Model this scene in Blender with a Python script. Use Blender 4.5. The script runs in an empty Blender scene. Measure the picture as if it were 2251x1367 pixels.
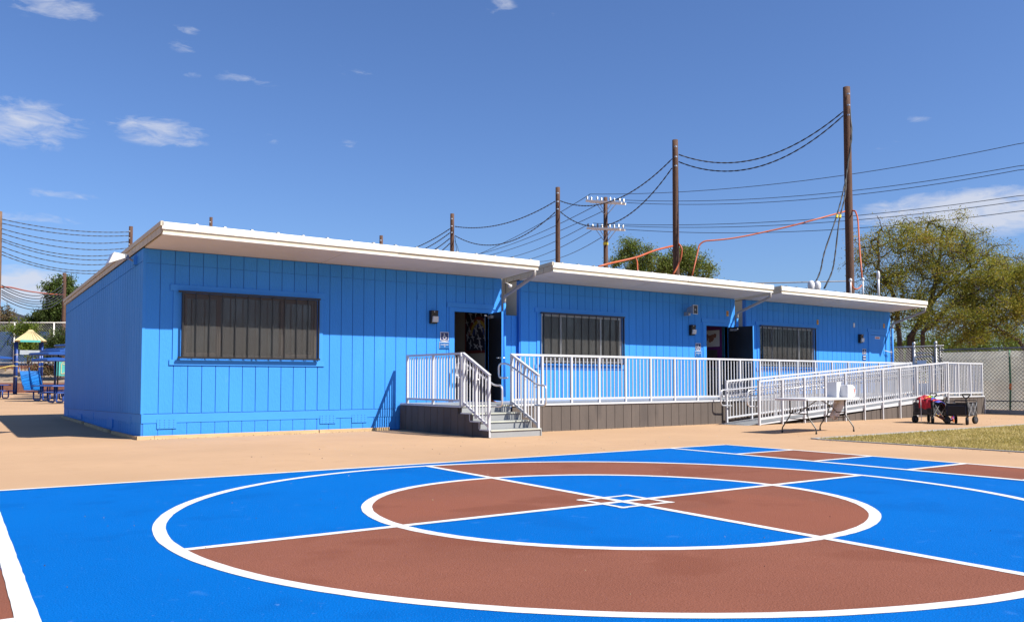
import bpy, math, random
import numpy as np
from mathutils import Vector, Matrix
R = math.radians
random.seed(7); rng = np.random.default_rng(7)
scene = bpy.context.scene
col = scene.collection

# ------------------------------------------------------------------ camera
# world frame: X along the fronts of the classrooms, Y away from the camera, metres
ANG, HC, FPX, HOR, PPY, CXP = R(36.5), 1.115, 1900.0, 835.0, 750.0, 1125.5
PITCH = math.atan((HOR-PPY)/FPX)
cam_d = bpy.data.cameras.new('camera'); cam = bpy.data.objects.new('camera', cam_d); col.objects.link(cam)
cam_d.sensor_width = 36.0; cam_d.lens = FPX/2251*36.0
cam_d.shift_y = (PPY-683.5)/2251; cam_d.clip_end = 3000; cam_d.clip_start = 0.05
cam.location = (0, 0, HC); cam.rotation_euler = (R(90)+PITCH, 0, -ANG)
scene.camera = cam

# ------------------------------------------------------------------ light
SUN = Vector((0.52, -1.0, 1.18)).normalized()          # towards the sun
sun_d = bpy.data.lights.new('sun', 'SUN'); sun = bpy.data.objects.new('sun', sun_d); col.objects.link(sun)
sun_d.energy = 5.0; sun_d.angle = R(0.53); sun_d.color = (1.0, 0.95, 0.87)
sun.rotation_euler = SUN.to_track_quat('Z', 'Y').to_euler(); sun.location = (20, -30, 40)
ELEV = math.asin(SUN.z); AZ = math.atan2(SUN.x, SUN.y)   # azimuth from +Y, clockwise
world = bpy.data.worlds.new('World'); scene.world = world; world.use_nodes = True
wn = world.node_tree.nodes; wl = world.node_tree.links; wn.clear()
vs = scene.view_settings
vs.view_transform = 'Standard'; vs.look = 'None'; vs.gamma = 1.0; vs.exposure = 0.80; vs.use_curve_mapping = False
scene.cycles.max_bounces = 8; scene.cycles.transparent_max_bounces = 24; scene.cycles.caustics_reflective = False; scene.cycles.caustics_refractive = False

def ray(px, py):
    x = px-CXP; z = -(py-PPY); yw = FPX*math.cos(PITCH)-z*math.sin(PITCH); zw = FPX*math.sin(PITCH)+z*math.cos(PITCH)
    return Vector((x*math.cos(ANG)+yw*math.sin(ANG), -x*math.sin(ANG)+yw*math.cos(ANG), zw)), yw
def at(px, py, depth):
    """world point seen at photo pixel px,py at a given forward distance"""
    d, yw = ray(px, py); return Vector((0, 0, HC))+d*(depth/yw)

def wnode(t, **k):
    n = wn.new(t)
    for a, b in k.items(): setattr(n, a, b)
    return n
def wmath(op, a, b=None, clamp=False):
    n = wn.new('ShaderNodeMath'); n.operation = op; n.use_clamp = clamp
    for i, v in enumerate((a, b)):
        if v is None: continue
        if isinstance(v, (int, float)): n.inputs[i].default_value = v
        else: wl.new(v, n.inputs[i])
    return n.outputs[0]
def wdot(a, v):
    n = wn.new('ShaderNodeVectorMath'); n.operation = 'DOT_PRODUCT'; wl.new(a, n.inputs[0]); n.inputs[1].default_value = v
    return n.outputs['Value']
def build_sky():
    sky = wnode('ShaderNodeTexSky', sky_type='NISHITA'); sky.sun_disc = False
    sky.sun_elevation = ELEV; sky.sun_rotation = AZ; sky.altitude = 100; sky.air_density = 1.0; sky.dust_density = 1.0; sky.ozone_density = 3.0
    hsv = wnode('ShaderNodeHueSaturation'); hsv.inputs['Saturation'].default_value = 1.0; hsv.inputs['Value'].default_value = 1.0
    wl.new(sky.outputs[0], hsv.inputs['Color'])
    bg = wnode('ShaderNodeBackground'); bg.inputs[1].default_value = 0.0635; tint = wnode('ShaderNodeMix', data_type='RGBA', blend_type='MULTIPLY'); tint.inputs['Factor'].default_value = 1.0; tint.inputs['B'].default_value = (0.79, 0.99, 1.36, 1); wl.new(hsv.outputs[0], tint.inputs['A']); wl.new(tint.outputs['Result'], bg.inputs[0])
    tc = wnode('ShaderNodeTexCoord'); v = tc.outputs['Generated']
    sep = wnode('ShaderNodeSeparateXYZ'); wl.new(v, sep.inputs[0])
    # a cloud layer overhead, seen in perspective: direction / height
    zc = wmath('ADD', wmath('MAXIMUM', sep.outputs[2], 0.0), 0.10)
    comb = wnode('ShaderNodeCombineXYZ'); wl.new(wmath('DIVIDE', sep.outputs[0], zc), comb.inputs[0]); wl.new(wmath('DIVIDE', sep.outputs[1], zc), comb.inputs[1])
    def noise(scale, detail, rough, vec=None, dist=0.0):
        n = wnode('ShaderNodeTexNoise'); n.inputs['Scale'].default_value = scale; n.inputs['Detail'].default_value = detail
        n.inputs['Roughness'].default_value = rough; n.inputs['Distortion'].default_value = dist
        wl.new(vec or comb.outputs[0], n.inputs['Vector']); return n.outputs[0]
    st = wnode('ShaderNodeMapping'); st.inputs['Scale'].default_value = (1, 1, 3.4); wl.new(v, st.inputs[0])
    fine = noise(30, 7, 0.62, st.outputs[0], 0.5)
    wisp = noise(11, 5, 0.55, st.outputs[0], 0.5)
    # clouds of the photograph: bearing, width, height (as seen), weight
    clouds = [((25, 268), (150, 56), .85), ((345, 283), (110, 26), .95), ((360, 310), (100, 18), .6), ((115, 15), (105, 30), .68), ((130, 430), (90, 13), .5), ((60, 478), (130, 14), .5),
              ((60, 630), (105, 46), 1.5), ((2130, 460), (240, 50), 1.35), ((2200, 480), (160, 42), 1.25), ((1100, 15), (44, 24), .5), ((1216, 33), (22, 12), .5),
              ((410, 65), (34, 12), .5), ((412, 103), (40, 16), .5), ((420, 163), (32, 9), .45), ((600, 305), (32, 14), .42), ((765, 316), (28, 14), .42), ((785, 155), (50, 16), .42), ((545, 172), (80, 18), .4), ((2022, 260), (30, 10), .45),
              ((180, 268), (45, 9), .5), ((680, 72), (25, 8), .35), ((1950, 320), (50, 10), .25), ((100, 690), (120, 25), .5)]
    mask = None
    for (px, py), (w, h), k in clouds:
        d, _ = ray(px, py); d.normalize(); r = d.cross(Vector((0, 0, 1))).normalized(); u = r.cross(d).normalized()
        a = wmath('DIVIDE', wdot(v, r), w/FPX); b = wmath('DIVIDE', wdot(v, u), h/FPX)
        q = wmath('SUBTRACT', 1.0, wmath('ADD', wmath('MULTIPLY', a, a), wmath('MULTIPLY', b, b)))
        front = wmath('GREATER_THAN', wdot(v, d), 0.5)
        q = wmath('MULTIPLY', wmath('MULTIPLY', wmath('MAXIMUM', q, 0.0), front), k)
        mask = q if mask is None else wmath('MAXIMUM', mask, q)
    # sparse clouds over the rest of the sky
    gen = wmath('MULTIPLY', wmath('SUBTRACT', noise(0.55, 3, 0.5), 0.60, True), 2.2, True)
    behind = wmath('SUBTRACT', 0.25, wdot(v, (math.sin(ANG), math.cos(ANG), 0)), True)
    mask = wmath('MAXIMUM', mask, wmath('MULTIPLY', wmath('MULTIPLY', gen, behind), 2.0, True))
    n = wmath('ADD', wmath('MULTIPLY', fine, 1.25), wmath('MULTIPLY', wisp, 0.5))
    den = wmath('MULTIPLY', wmath('SUBTRACT', wmath('ADD', n, wmath('MULTIPLY', mask, 0.52)), 1.03), 1.9, True)
    den = wmath('MULTIPLY', den, wmath('MULTIPLY', mask, 2.4, True), True)
    den = wmath('MULTIPLY', den, 0.85)
    cb = wnode('ShaderNodeBackground'); cb.inputs[0].default_value = (0.80, 0.84, 0.96, 1); cb.inputs[1].default_value = 0.50
    mix = wnode('ShaderNodeMixShader'); wl.new(den, mix.inputs[0]); wl.new(bg.outputs[0], mix.inputs[1]); wl.new(cb.outputs[0], mix.inputs[2])
    out = wnode('ShaderNodeOutputWorld'); wl.new(mix.outputs[0], out.inputs[0])
build_sky()

# ------------------------------------------------------------------ materials
MATS = {}
ALB = 0.72          # the picture is exposed for bright paint: real surface colours stay moderate
def mat(name, color, rough=0.6, metal=0.0, var=0.12, vscale=3.0, bump=0.0, bscale=60.0, spec=0.5, speck=None, stretch=None, dirt=None):
    """principled material: colour with slow uneven variation, optional specks, streaks and fine relief (object space)"""
    m = bpy.data.materials.new(name); m.use_nodes = True; nt = m.node_tree; N = nt.nodes; L = nt.links
    b = N['Principled BSDF']; b.inputs['Roughness'].default_value = rough; b.inputs['Metallic'].default_value = metal
    b.inputs['Specular IOR Level'].default_value = spec
    geo = N.new('ShaderNodeNewGeometry'); vec = geo.outputs['Position']
    if stretch:
        mp = N.new('ShaderNodeMapping'); mp.inputs['Scale'].default_value = stretch; L.new(vec, mp.inputs[0]); vec2 = mp.outputs[0]
    else: vec2 = vec
    n = N.new('ShaderNodeTexNoise'); n.inputs['Scale'].default_value = vscale; n.inputs['Detail'].default_value = 6; n.inputs['Roughness'].default_value = 0.6; L.new(vec2, n.inputs['Vector'])
    rp = N.new('ShaderNodeMapRange'); rp.inputs[1].default_value = 0.3; rp.inputs[2].default_value = 0.7; rp.inputs[3].default_value = 1-var; rp.inputs[4].default_value = 1+var; L.new(n.outputs[0], rp.inputs[0])
    mx = N.new('ShaderNodeVectorMath'); mx.operation = 'SCALE'; mx.inputs[0].default_value = [c*ALB for c in color[:3]]; L.new(rp.outputs[0], mx.inputs['Scale'])
    out = mx.outputs[0]
    for (sc, thr, c, amt) in (speck or []):
        s = N.new('ShaderNodeTexNoise'); s.inputs['Scale'].default_value = sc; s.inputs['Detail'].default_value = 3; L.new(vec2 if stretch else vec, s.inputs['Vector'])
        r2 = N.new('ShaderNodeMapRange'); r2.inputs[1].default_value = thr; r2.inputs[2].default_value = thr+0.06; r2.inputs[3].default_value = 0; r2.inputs[4].default_value = amt; L.new(s.outputs[0], r2.inputs[0])
        mc = N.new('ShaderNodeMix'); mc.data_type = 'RGBA'; L.new(r2.outputs[0], mc.inputs['Factor']); L.new(out, mc.inputs['A']); mc.inputs['B'].default_value = (*[q*ALB for q in c], 1); out = mc.outputs['Result']
    L.new(out, b.inputs['Base Color'])
    if bump:
        bn = N.new('ShaderNodeTexNoise'); bn.inputs['Scale'].default_value = bscale; bn.inputs['Detail'].default_value = 5; L.new(vec2 if stretch else vec, bn.inputs['Vector'])
        bp = N.new('ShaderNodeBump'); bp.inputs['Strength'].default_value = bump; bp.inputs['Distance'].default_value = 0.01; L.new(bn.outputs[0], bp.inputs['Height']); L.new(bp.outputs[0], b.inputs['Normal'])
    MATS[name] = m; return m
mat('wall_blue', (0.0583, 0.3361, 0.9306), 0.6, spec=.15, var=0.08, vscale=.7, bump=0.55, bscale=38, stretch=(1, 1, .35), speck=[(9, .72, (.13, .42, .88), .35), (26, .735, (.02, .14, .46), .8), (1.4, .66, (.085, .37, .93), .5)])
mat('trim_blue', (0.0625, 0.3444, 0.9306), 0.55, spec=.18, var=0.03, bump=0.12, bscale=50)
mat('groove_blue', (0.0278, 0.2083, 0.6528), 0.6, var=0.05)
mat('beige', (0.6389, 0.5694, 0.4306), 0.6, var=0.05, bump=0.1)
mat('fascia_white', (0.9722, 0.9306, 0.8333), 0.5, var=0.04, vscale=2, stretch=(.6, 1, 5), speck=[(3, .68, (.6, .56, .5), .25)])
mat('soffit', (0.8056, 0.7500, 0.6806), 0.7, var=0.05, vscale=1.5, speck=[(1.2, .66, (.55, .48, .4), .3)])
mat('roof_metal', (0.2778, 0.2708, 0.2500), 0.45, 0.3, var=0.12)
mat('galv', (0.55, 0.56, 0.57), 0.4, 0.7, var=0.15, vscale=8)
mat('downspout_paint', (.42, .40, .38), .5, var=.06)
mat('rail_white', (0.6944, 0.7014, 0.7222), 0.35, 0.0, var=0.04)
mat('handrail', (0.80, 0.80, 0.81), 0.33, 0.55, var=0.05)
mat('skirt_brown', (0.1222, 0.0972, 0.0806), 0.75, var=0.18, vscale=2.0, bump=0.3, bscale=90, stretch=(1, 1, .4), speck=[(70, .66, (.20, .17, .15), .7), (1.6, .60, (.075, .06, .052), .6)])
mat('groove_brown', (0.045, 0.036, 0.03), 0.8)
mat('stair_grey', (0.34, 0.35, 0.35), 0.6, var=0.06, speck=[(60, .68, (.5, .5, .5), .4)])
mat('nosing', (0.62, 0.63, 0.52), 0.5)
mat('timber', (0.6250, 0.4444, 0.2361), 0.7, var=0.2, vscale=5, bump=0.2, stretch=(.4, 1, 3))
mat('asphalt_tan', (0.5694, 0.3639, 0.2111), 0.85, var=0.09, vscale=0.35, bump=0.35, bscale=110, spec=.2, speck=[(2.2, .60, (.53, .335, .19), .55), (70, .64, (.44, .28, .155), .6), (45, .70, (.70, .50, .33), .5), (.5, .58, (.545, .345, .20), .5)])
COURT_SPECK_B = [(75, .60, (.0, .105, .42), .7), (60, .66, (.03, .22, .62), .7), (1.3, .56, (.0, .122, .46), .7), (4, .66, (.04, .20, .58), .45), (.35, .52, (.0, .150, .54), .5), (24, .70, (.16, .30, .60), .45)]
mat('court_blue', (0.0000, 0.1389, 0.5139), 0.75, var=0.05, vscale=.6, bump=0.6, bscale=90, spec=.05, speck=COURT_SPECK_B)
mat('court_brown', (0.2639, 0.0986, 0.0625), 0.8, var=0.09, vscale=.7, bump=0.6, bscale=90, spec=.08, speck=[(75, .60, (.20, .066, .038), .8), (60, .66, (.36, .155, .11), .7), (4, .66, (.31, .12, .08), .45), (24, .70, (.42, .24, .19), .4), (.35, .52, (.29, .100, .060), .6), (.9, .56, (.225, .078, .047), .7)])
mat('court_white', (0.80, 0.79, 0.76), 0.7, var=0.07, vscale=2.5, bump=0.3, bscale=90, speck=[(60, .66, (.50, .49, .47), .5), (7, .64, (.62, .60, .57), .5)])
mat('concrete', (0.42, 0.40, 0.37), 0.85, var=0.12, vscale=4, bump=0.2)
mat('soil', (0.42, 0.34, 0.13), 0.95, var=0.2)
mat('hill_earth', (0.34, 0.25, 0.17), 0.95, var=0.3, vscale=.6, bump=0.5, bscale=6, speck=[(1.1, .58, (.15, .12, .06), .8)])
mat('brick_red', (0.34, 0.15, 0.10), 0.85, var=0.25, vscale=4)
mat('mortar', (0.42, 0.34, 0.28), 0.9)
mat('black_steel', (0.012, 0.011, 0.010), 0.42, 0.0, var=0.1)
mat('dark_bronze', (0.055, 0.045, 0.038), 0.45, 0.2)
mat('alu', (0.66, 0.67, 0.68), 0.35, 0.6)
mat('door_dark', (0.010, 0.010, 0.013), 0.5, var=0.1)
mat('lens', (0.75, 0.75, 0.74), 0.2)
mat('sign_navy', (0.012, 0.022, 0.14), 0.4, var=.03)
mat('sign_blue', (0.010, 0.14, 0.42), 0.4, var=.03)
mat('sign_white', (0.85, 0.85, 0.85), 0.4, var=.02)
mat('sign_red', (0.65, 0.06, 0.04), 0.5)
mat('yellow_paint', (0.68, 0.42, 0.05), 0.6)
mat('orange_cable', (0.5556, 0.1181, 0.0306), 0.5, var=.15)
mat('cable_black', (0.014, 0.014, 0.016), 0.6)
mat('cable_dark', (0.07, 0.07, 0.075), 0.6)
mat('cable_grey', (0.26, 0.26, 0.27), 0.55)
mat('pole_wood', (0.105, 0.050, 0.030), 0.85, var=0.45, vscale=6, bump=0.5, bscale=30, stretch=(6, 6, .6), speck=[(14, .62, (.22, .12, .07), .8)])
mat('pole_light', (0.21, 0.12, 0.07), 0.85, var=0.45, vscale=6, bump=0.5, bscale=30, stretch=(6, 6, .6), speck=[(14, .58, (.10, .06, .04), .8)])
mat('bark', (0.085, 0.060, 0.045), 0.9, var=0.3, vscale=8, bump=.5)
mat('plastic_white', (0.83, 0.83, 0.84), 0.4, var=.02)
mat('table_leg', (0.10, 0.095, 0.085), 0.35, 0.4)
mat('wagon_black', (0.010, 0.011, 0.014), 0.75, var=.15, bump=.2)
mat('wagon_grey', (0.055, 0.052, 0.058), 0.8, var=.2, bump=.3)
mat('navy_piping', (0.012, 0.03, 0.10), 0.6)
mat('rubber', (0.012, 0.012, 0.012), 0.7, var=.2)
mat('red_cloth', (0.55, 0.010, 0.030), 0.7, var=.1)
mat('yellow_cloth', (0.75, 0.62, 0.05), 0.7)
mat('green_cloth', (0.16, 0.45, 0.05), 0.7)
mat('blue_cloth', (0.05, 0.07, 0.45), 0.7)
mat('orange_cloth', (0.75, 0.18, 0.02), 0.7)
mat('wire_galv', (0.22, 0.22, 0.22), 0.5, 0.3)
mat('play_blue', (0.010, 0.060, 0.30), 0.35)
mat('slide_blue', (0.010, 0.17, 0.52), 0.3)
mat('canopy_blue', (0.010, 0.085, 0.36), 0.5)
mat('play_tan', (0.68, 0.56, 0.30), 0.5, var=.05)
mat('play_teal', (0.10, 0.50, 0.46), 0.5)
mat('play_yellow', (0.72, 0.56, 0.16), 0.5)
mat('play_maroon', (0.13, 0.03, 0.03), 0.5)
mat('play_grey', (0.42, 0.48, 0.52), 0.5)
mat('screen_blue', (0.015, 0.13, 0.36), 0.7)
mat('interior', (0.4583, 0.4167, 0.3472), 0.8, var=.05)
mat('interior_dark', (0.08, 0.07, 0.065), 0.8)
mat('curtain', (0.0625, 0.0514, 0.0431), 0.9, var=.15)
mat('reflection_grey', (0.4583, 0.4722, 0.4861), 0.8, var=.1)  # pale tone imitating the reflection in the centre window pane
mat('green_post', (0.02, 0.20, 0.07), 0.5)
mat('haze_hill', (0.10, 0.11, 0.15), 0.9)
mat('mauve', (0.16, 0.02, 0.20), 0.8)
mat('teal_border', (0.02, 0.16, 0.24), 0.8)
mat('paper_navy', (.010, .012, .035), .8)
mat('paper_red', (.16, .012, .012), .8)
mat('paper_yellow', (.42, .30, .03), .8)
mat('paper_blue', (.03, .06, .22), .8)
mat('paper_white', (.55, .55, .58), .8)
mat('doorstop', (0.62, 0.12, 0.03), 0.6)

def leafmat(name, cols, trans=0.35):
    m = bpy.data.materials.new(name); m.use_nodes = True; nt = m.node_tree; N = nt.nodes; L = nt.links
    for n in list(N):
        if n.type != 'OUTPUT_MATERIAL': N.remove(n)
    out = [n for n in N if n.type == 'OUTPUT_MATERIAL'][0]
    geo = N.new('ShaderNodeNewGeometry')
    cr = N.new('ShaderNodeValToRGB'); cr.color_ramp.interpolation = 'LINEAR'
    el = cr.color_ramp.elements
    el[0].position = 0; el[0].color = (*cols[0], 1); el[1].position = 1; el[1].color = (*cols[-1], 1)
    for i, c in enumerate(cols[1:-1]):
        e = el.new((i+1)/(len(cols)-1)); e.color = (*c, 1)
    nz = N.new('ShaderNodeTexNoise'); nz.inputs['Scale'].default_value = 0.9; nz.inputs['Detail'].default_value = 2; L.new(geo.outputs['Position'], nz.inputs['Vector'])
    ad = N.new('ShaderNodeMath'); ad.operation = 'MULTIPLY_ADD'; L.new(geo.outputs['Random Per Island'], ad.inputs[0]); ad.inputs[1].default_value = 0.6
    mr = N.new('ShaderNodeMapRange'); mr.inputs[1].default_value = .3; mr.inputs[2].default_value = .7; mr.inputs[3].default_value = 0; mr.inputs[4].default_value = .4; L.new(nz.outputs[0], mr.inputs[0]); L.new(mr.outputs[0], ad.inputs[2])
    L.new(ad.outputs[0], cr.inputs[0])
    d = N.new('ShaderNodeBsdfDiffuse'); t = N.new('ShaderNodeBsdfTranslucent'); g = N.new('ShaderNodeBsdfGlossy'); g.inputs['Roughness'].default_value = .45; g.inputs[0].default_value = (.6, .6, .6, 1)
    L.new(cr.outputs[0], d.inputs[0]); L.new(cr.outputs[0], t.inputs[0])
    a = N.new('ShaderNodeMixShader'); a.inputs[0].default_value = trans; L.new(d.outputs[0], a.inputs[1]); L.new(t.outputs[0], a.inputs[2])
    b = N.new('ShaderNodeMixShader'); b.inputs[0].default_value = 0.015; L.new(a.outputs[0], b.inputs[1]); L.new(g.outputs[0], b.inputs[2])
    L.new(b.outputs[0], out.inputs[0]); MATS[name] = m
leafmat('leaf_olive', [(.055, .085, .014), (.145, .175, .022), (.26, .255, .034), (.37, .305, .05), (.36, .21, .05)], .42)
leafmat('leaf_green', [(.05, .08, .016), (.11, .16, .028), (.19, .23, .05), (.26, .26, .09)], .4)
leafmat('leaf_pine', [(.025, .05, .012), (.065, .10, .02), (.13, .15, .035)], .2)
leafmat('leaf_dark', [(.018, .032, .010), (.04, .06, .015), (.07, .09, .02)], .2)
leafmat('leaf_bright', [(.05, .09, .012), (.12, .17, .02), (.22, .22, .035)], .35)
leafmat('leaf_dry', [(.08, .06, .03), (.14, .10, .05), (.12, .12, .05)], .2)
leafmat('grass', [(.21, .185, .045), (.38, .31, .09), (.54, .42, .17), (.60, .48, .23)], .4)

def glassmat():
    m = bpy.data.materials.new('window_glass'); m.use_nodes = True; nt = m.node_tree; N = nt.nodes; L = nt.links; N.remove(N['Principled BSDF'])
    out = N['Material Output']; t = N.new('ShaderNodeBsdfTransparent'); t.inputs[0].default_value = (.30, .31, .31, 1)
    g = N.new('ShaderNodeBsdfGlossy'); g.inputs['Roughness'].default_value = .03; fr = N.new('ShaderNodeFresnel'); fr.inputs[0].default_value = 1.7
    mx = N.new('ShaderNodeMixShader'); L.new(fr.outputs[0], mx.inputs[0]); L.new(t.outputs[0], mx.inputs[1]); L.new(g.outputs[0], mx.inputs[2]); L.new(mx.outputs[0], out.inputs[0]); MATS['glass'] = m
glassmat()
def meshmat(name, colr, cover, scale, axis='XZ'):
    """woven or punched sheet: real holes between the strands"""
    m = bpy.data.materials.new(name); m.use_nodes = True; nt = m.node_tree; N = nt.nodes; L = nt.links
    b = N['Principled BSDF']; out = N['Material Output']; b.inputs['Base Color'].default_value = (*colr, 1); b.inputs['Roughness'].default_value = .6
    geo = N.new('ShaderNodeNewGeometry'); sp = N.new('ShaderNodeSeparateXYZ'); L.new(geo.outputs['Position'], sp.inputs[0])
    u = sp.outputs['XYZ'.index(axis[0])]; w = sp.outputs['XYZ'.index(axis[1])]
    def mth(op, a, c=None):
        n = N.new('ShaderNodeMath'); n.operation = op
        for i, v in enumerate((a, c)):
            if v is None: continue
            if isinstance(v, (int, float)): n.inputs[i].default_value = v
            else: L.new(v, n.inputs[i])
        return n.outputs[0]
    p = mth('FRACT', mth('MULTIPLY', mth('ADD', u, mth('MULTIPLY', w, 1.0)), scale)); q = mth('FRACT', mth('MULTIPLY', mth('SUBTRACT', u, w), scale))
    strand = mth('MAXIMUM', mth('LESS_THAN', p, cover), mth('LESS_THAN', q, cover))
    t = N.new('ShaderNodeBsdfTransparent'); mx = N.new('ShaderNodeMixShader'); L.new(strand, mx.inputs[0]); L.new(t.outputs[0], mx.inputs[1]); L.new(b.outputs[0], mx.inputs[2]); L.new(mx.outputs[0], out.inputs[0]); MATS[name] = m
meshmat('security_mesh', (.085, .077, .069), .21, 46)
def clothmat(name, colr, transp, transl=.5, var=.3):
    m = bpy.data.materials.new(name); m.use_nodes = True; nt = m.node_tree; N = nt.nodes; L = nt.links; N.remove(N['Principled BSDF']); out = N['Material Output']
    geo = N.new('ShaderNodeNewGeometry'); nz = N.new('ShaderNodeTexNoise'); nz.inputs['Scale'].default_value = 1.1; nz.inputs['Detail'].default_value = 5; L.new(geo.outputs['Position'], nz.inputs['Vector'])
    mr = N.new('ShaderNodeMapRange'); mr.inputs[1].default_value = .3; mr.inputs[2].default_value = .7; mr.inputs[3].default_value = 1-var; mr.inputs[4].default_value = 1+var; L.new(nz.outputs[0], mr.inputs[0])
    sc = N.new('ShaderNodeVectorMath'); sc.operation = 'SCALE'; sc.inputs[0].default_value = colr; L.new(mr.outputs[0], sc.inputs['Scale'])
    d = N.new('ShaderNodeBsdfDiffuse'); t = N.new('ShaderNodeBsdfTranslucent'); L.new(sc.outputs[0], d.inputs[0]); L.new(sc.outputs[0], t.inputs[0])
    a = N.new('ShaderNodeMixShader'); a.inputs[0].default_value = transl; L.new(d.outputs[0], a.inputs[1]); L.new(t.outputs[0], a.inputs[2])
    tr = N.new('ShaderNodeBsdfTransparent'); b = N.new('ShaderNodeMixShader'); b.inputs[0].default_value = transp; L.new(a.outputs[0], b.inputs[1]); L.new(tr.outputs[0], b.inputs[2]); L.new(b.outputs[0], out.inputs[0]); MATS[name] = m
clothmat('privacy', (.60, .61, .54), .08, .40, .25)
clothmat('film', (.75, .68, .66), .18, .4, .1)

# ------------------------------------------------------------------ mesh helpers
class MB:
    def __init__(s): s.v = []; s.f = []; s.m = []; s.mats = []
    def mi(s, m):
        if m is None: m = '__d'
        if m not in s.mats: s.mats.append(m)
        return s.mats.index(m)
    def add(s, vs, fs, m=None):
        o = len(s.v); i = s.mi(m); s.v += [tuple(v) for v in vs]
        for f in fs: s.f.append(tuple(a+o for a in f)); s.m.append(i)
        return s
    def box(s, a, b, m=None):
        x0, y0, z0 = a; x1, y1, z1 = b
        return s.add([(x0,y0,z0),(x1,y0,z0),(x1,y1,z0),(x0,y1,z0),(x0,y0,z1),(x1,y0,z1),(x1,y1,z1),(x0,y1,z1)],
                     [(0,3,2,1),(4,5,6,7),(0,1,5,4),(1,2,6,5),(2,3,7,6),(3,0,4,7)], m)
    def hexa(s, bot, top, m=None):   # two quads of 4 points
        return s.add(list(bot)+list(top), [(0,3,2,1),(4,5,6,7),(0,1,5,4),(1,2,6,5),(2,3,7,6),(3,0,4,7)], m)
    def bar(s, p, q, w, h=None, m=None, up=(0, 0, 1)):
        p = Vector(p); q = Vector(q); h = h or w; d = (q-p).normalized(); u = Vector(up)
        if abs(d.dot(u)) > .98: u = Vector((0, 1, 0))
        r = d.cross(u).normalized()*w/2; n = r.cross(d).normalized()*h/2
        return s.hexa([p-r-n, p+r-n, p+r+n, p-r+n], [q-r-n, q+r-n, q+r+n, q-r+n], m)
    def tube(s, pts, r, n=8, m=None, cap=True):
        pts = [Vector(p) for p in pts]; k = len(pts); rs = r if isinstance(r, (list, tuple)) else [r]*k
        o = len(s.v); mi = s.mi(m); nv = None
        for i, p in enumerate(pts):
            d = (pts[min(i+1, k-1)]-pts[max(i-1, 0)])
            d = d.normalized() if d.length > 1e-9 else Vector((0, 0, 1))
            if nv is None:
                a = Vector((0, 0, 1)) if abs(d.z) < .9 else Vector((1, 0, 0)); nv = d.cross(a).normalized()
            else: nv = (nv-d*nv.dot(d)).normalized()
            b = d.cross(nv)
            for j in range(n):
                t = 2*math.pi*j/n; s.v.append(tuple(p+(nv*math.cos(t)+b*math.sin(t))*rs[i]))
        for i in range(k-1):
            for j in range(n):
                s.f.append((o+i*n+j, o+i*n+(j+1) % n, o+(i+1)*n+(j+1) % n, o+(i+1)*n+j)); s.m.append(mi)
        if cap:
            s.f.append(tuple(o+j for j in reversed(range(n)))); s.m.append(mi); s.f.append(tuple(o+(k-1)*n+j for j in range(n))); s.m.append(mi)
        return s
    def lathe(s, prof, c=(0, 0, 0), n=16, m=None, axis='Z'):
        pts = []
        for r, z in prof:
            for j in range(n):
                t = 2*math.pi*j/n; a, b = r*math.cos(t), r*math.sin(t)
                v = {'Z': (a, b, z), 'X': (z, a, b), 'Y': (a, z, b)}[axis]; pts.append((v[0]+c[0], v[1]+c[1], v[2]+c[2]))
        fs = []
        for i in range(len(prof)-1):
            for j in range(n): fs.append((i*n+j, i*n+(j+1) % n, (i+1)*n+(j+1) % n, (i+1)*n+j))
        fs.append(tuple(range(n-1, -1, -1))); fs.append(tuple((len(prof)-1)*n+j for j in range(n)))
        return s.add(pts, fs, m)
    def poly(s, pts, m=None): return s.add(pts, [tuple(range(len(pts)))], m)
    def prism(s, pts, off, m=None):
        n = len(pts); off = Vector(off); a = [Vector(p) for p in pts]; b = [p+off for p in a]
        return s.add(a+b, [tuple(range(n-1, -1, -1)), tuple(range(n, 2*n))]+[(i, (i+1) % n, (i+1) % n+n, i+n) for i in range(n)], m)
    def mesh(s, name, material, smooth=False):
        me = bpy.data.meshes.new(name); me.from_pydata(s.v, [], s.f)
        for k in s.mats: me.materials.append(MATS[material if k == '__d' else k])
        if len(s.mats) > 1: me.polygons.foreach_set('material_index', s.m)
        if smooth: me.polygons.foreach_set('use_smooth', [True]*len(me.polygons))
        me.update(); return me
    def build(s, name, material, parent=None, smooth=False, bevel=0):
        o = bpy.data.objects.new(name, s.mesh(name, material, smooth)); col.objects.link(o)
        if parent: o.parent = parent
        if bevel:
            bm_ = o.modifiers.new('bevel', 'BEVEL'); bm_.width = bevel; bm_.segments = 2; bm_.limit_method = 'ANGLE'
        return o
def inst(name, me, parent, loc, rot=(0, 0, 0), scale=None):
    o = bpy.data.objects.new(name, me); col.objects.link(o); o.parent = parent; o.location = loc; o.rotation_euler = rot
    if scale: o.scale = scale
    return o
def tag(o, label=None, cat=None, group=None, kind=None):
    if label: o['label'] = label
    if cat: o['category'] = cat
    if group: o['group'] = group
    if kind: o['kind'] = kind
    return o
def thing(name, label, cat, loc=(0, 0, 0), rz=0, group=None):
    o = bpy.data.objects.new(name, None); col.objects.link(o); o.location = loc; o.rotation_euler = (0, 0, rz); o.empty_display_size = .2
    return tag(o, label, cat, group)
def box(name, a, b, m, parent=None, bevel=0): return MB().box(a, b).build(name, m, parent, bevel=bevel)
def arc(c, r, a0, a1, n, u, v):
    c = Vector(c); u = Vector(u); v = Vector(v)
    return [c+u*(r*math.cos(a0+(a1-a0)*i/n))+v*(r*math.sin(a0+(a1-a0)*i/n)) for i in range(n+1)]
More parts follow.
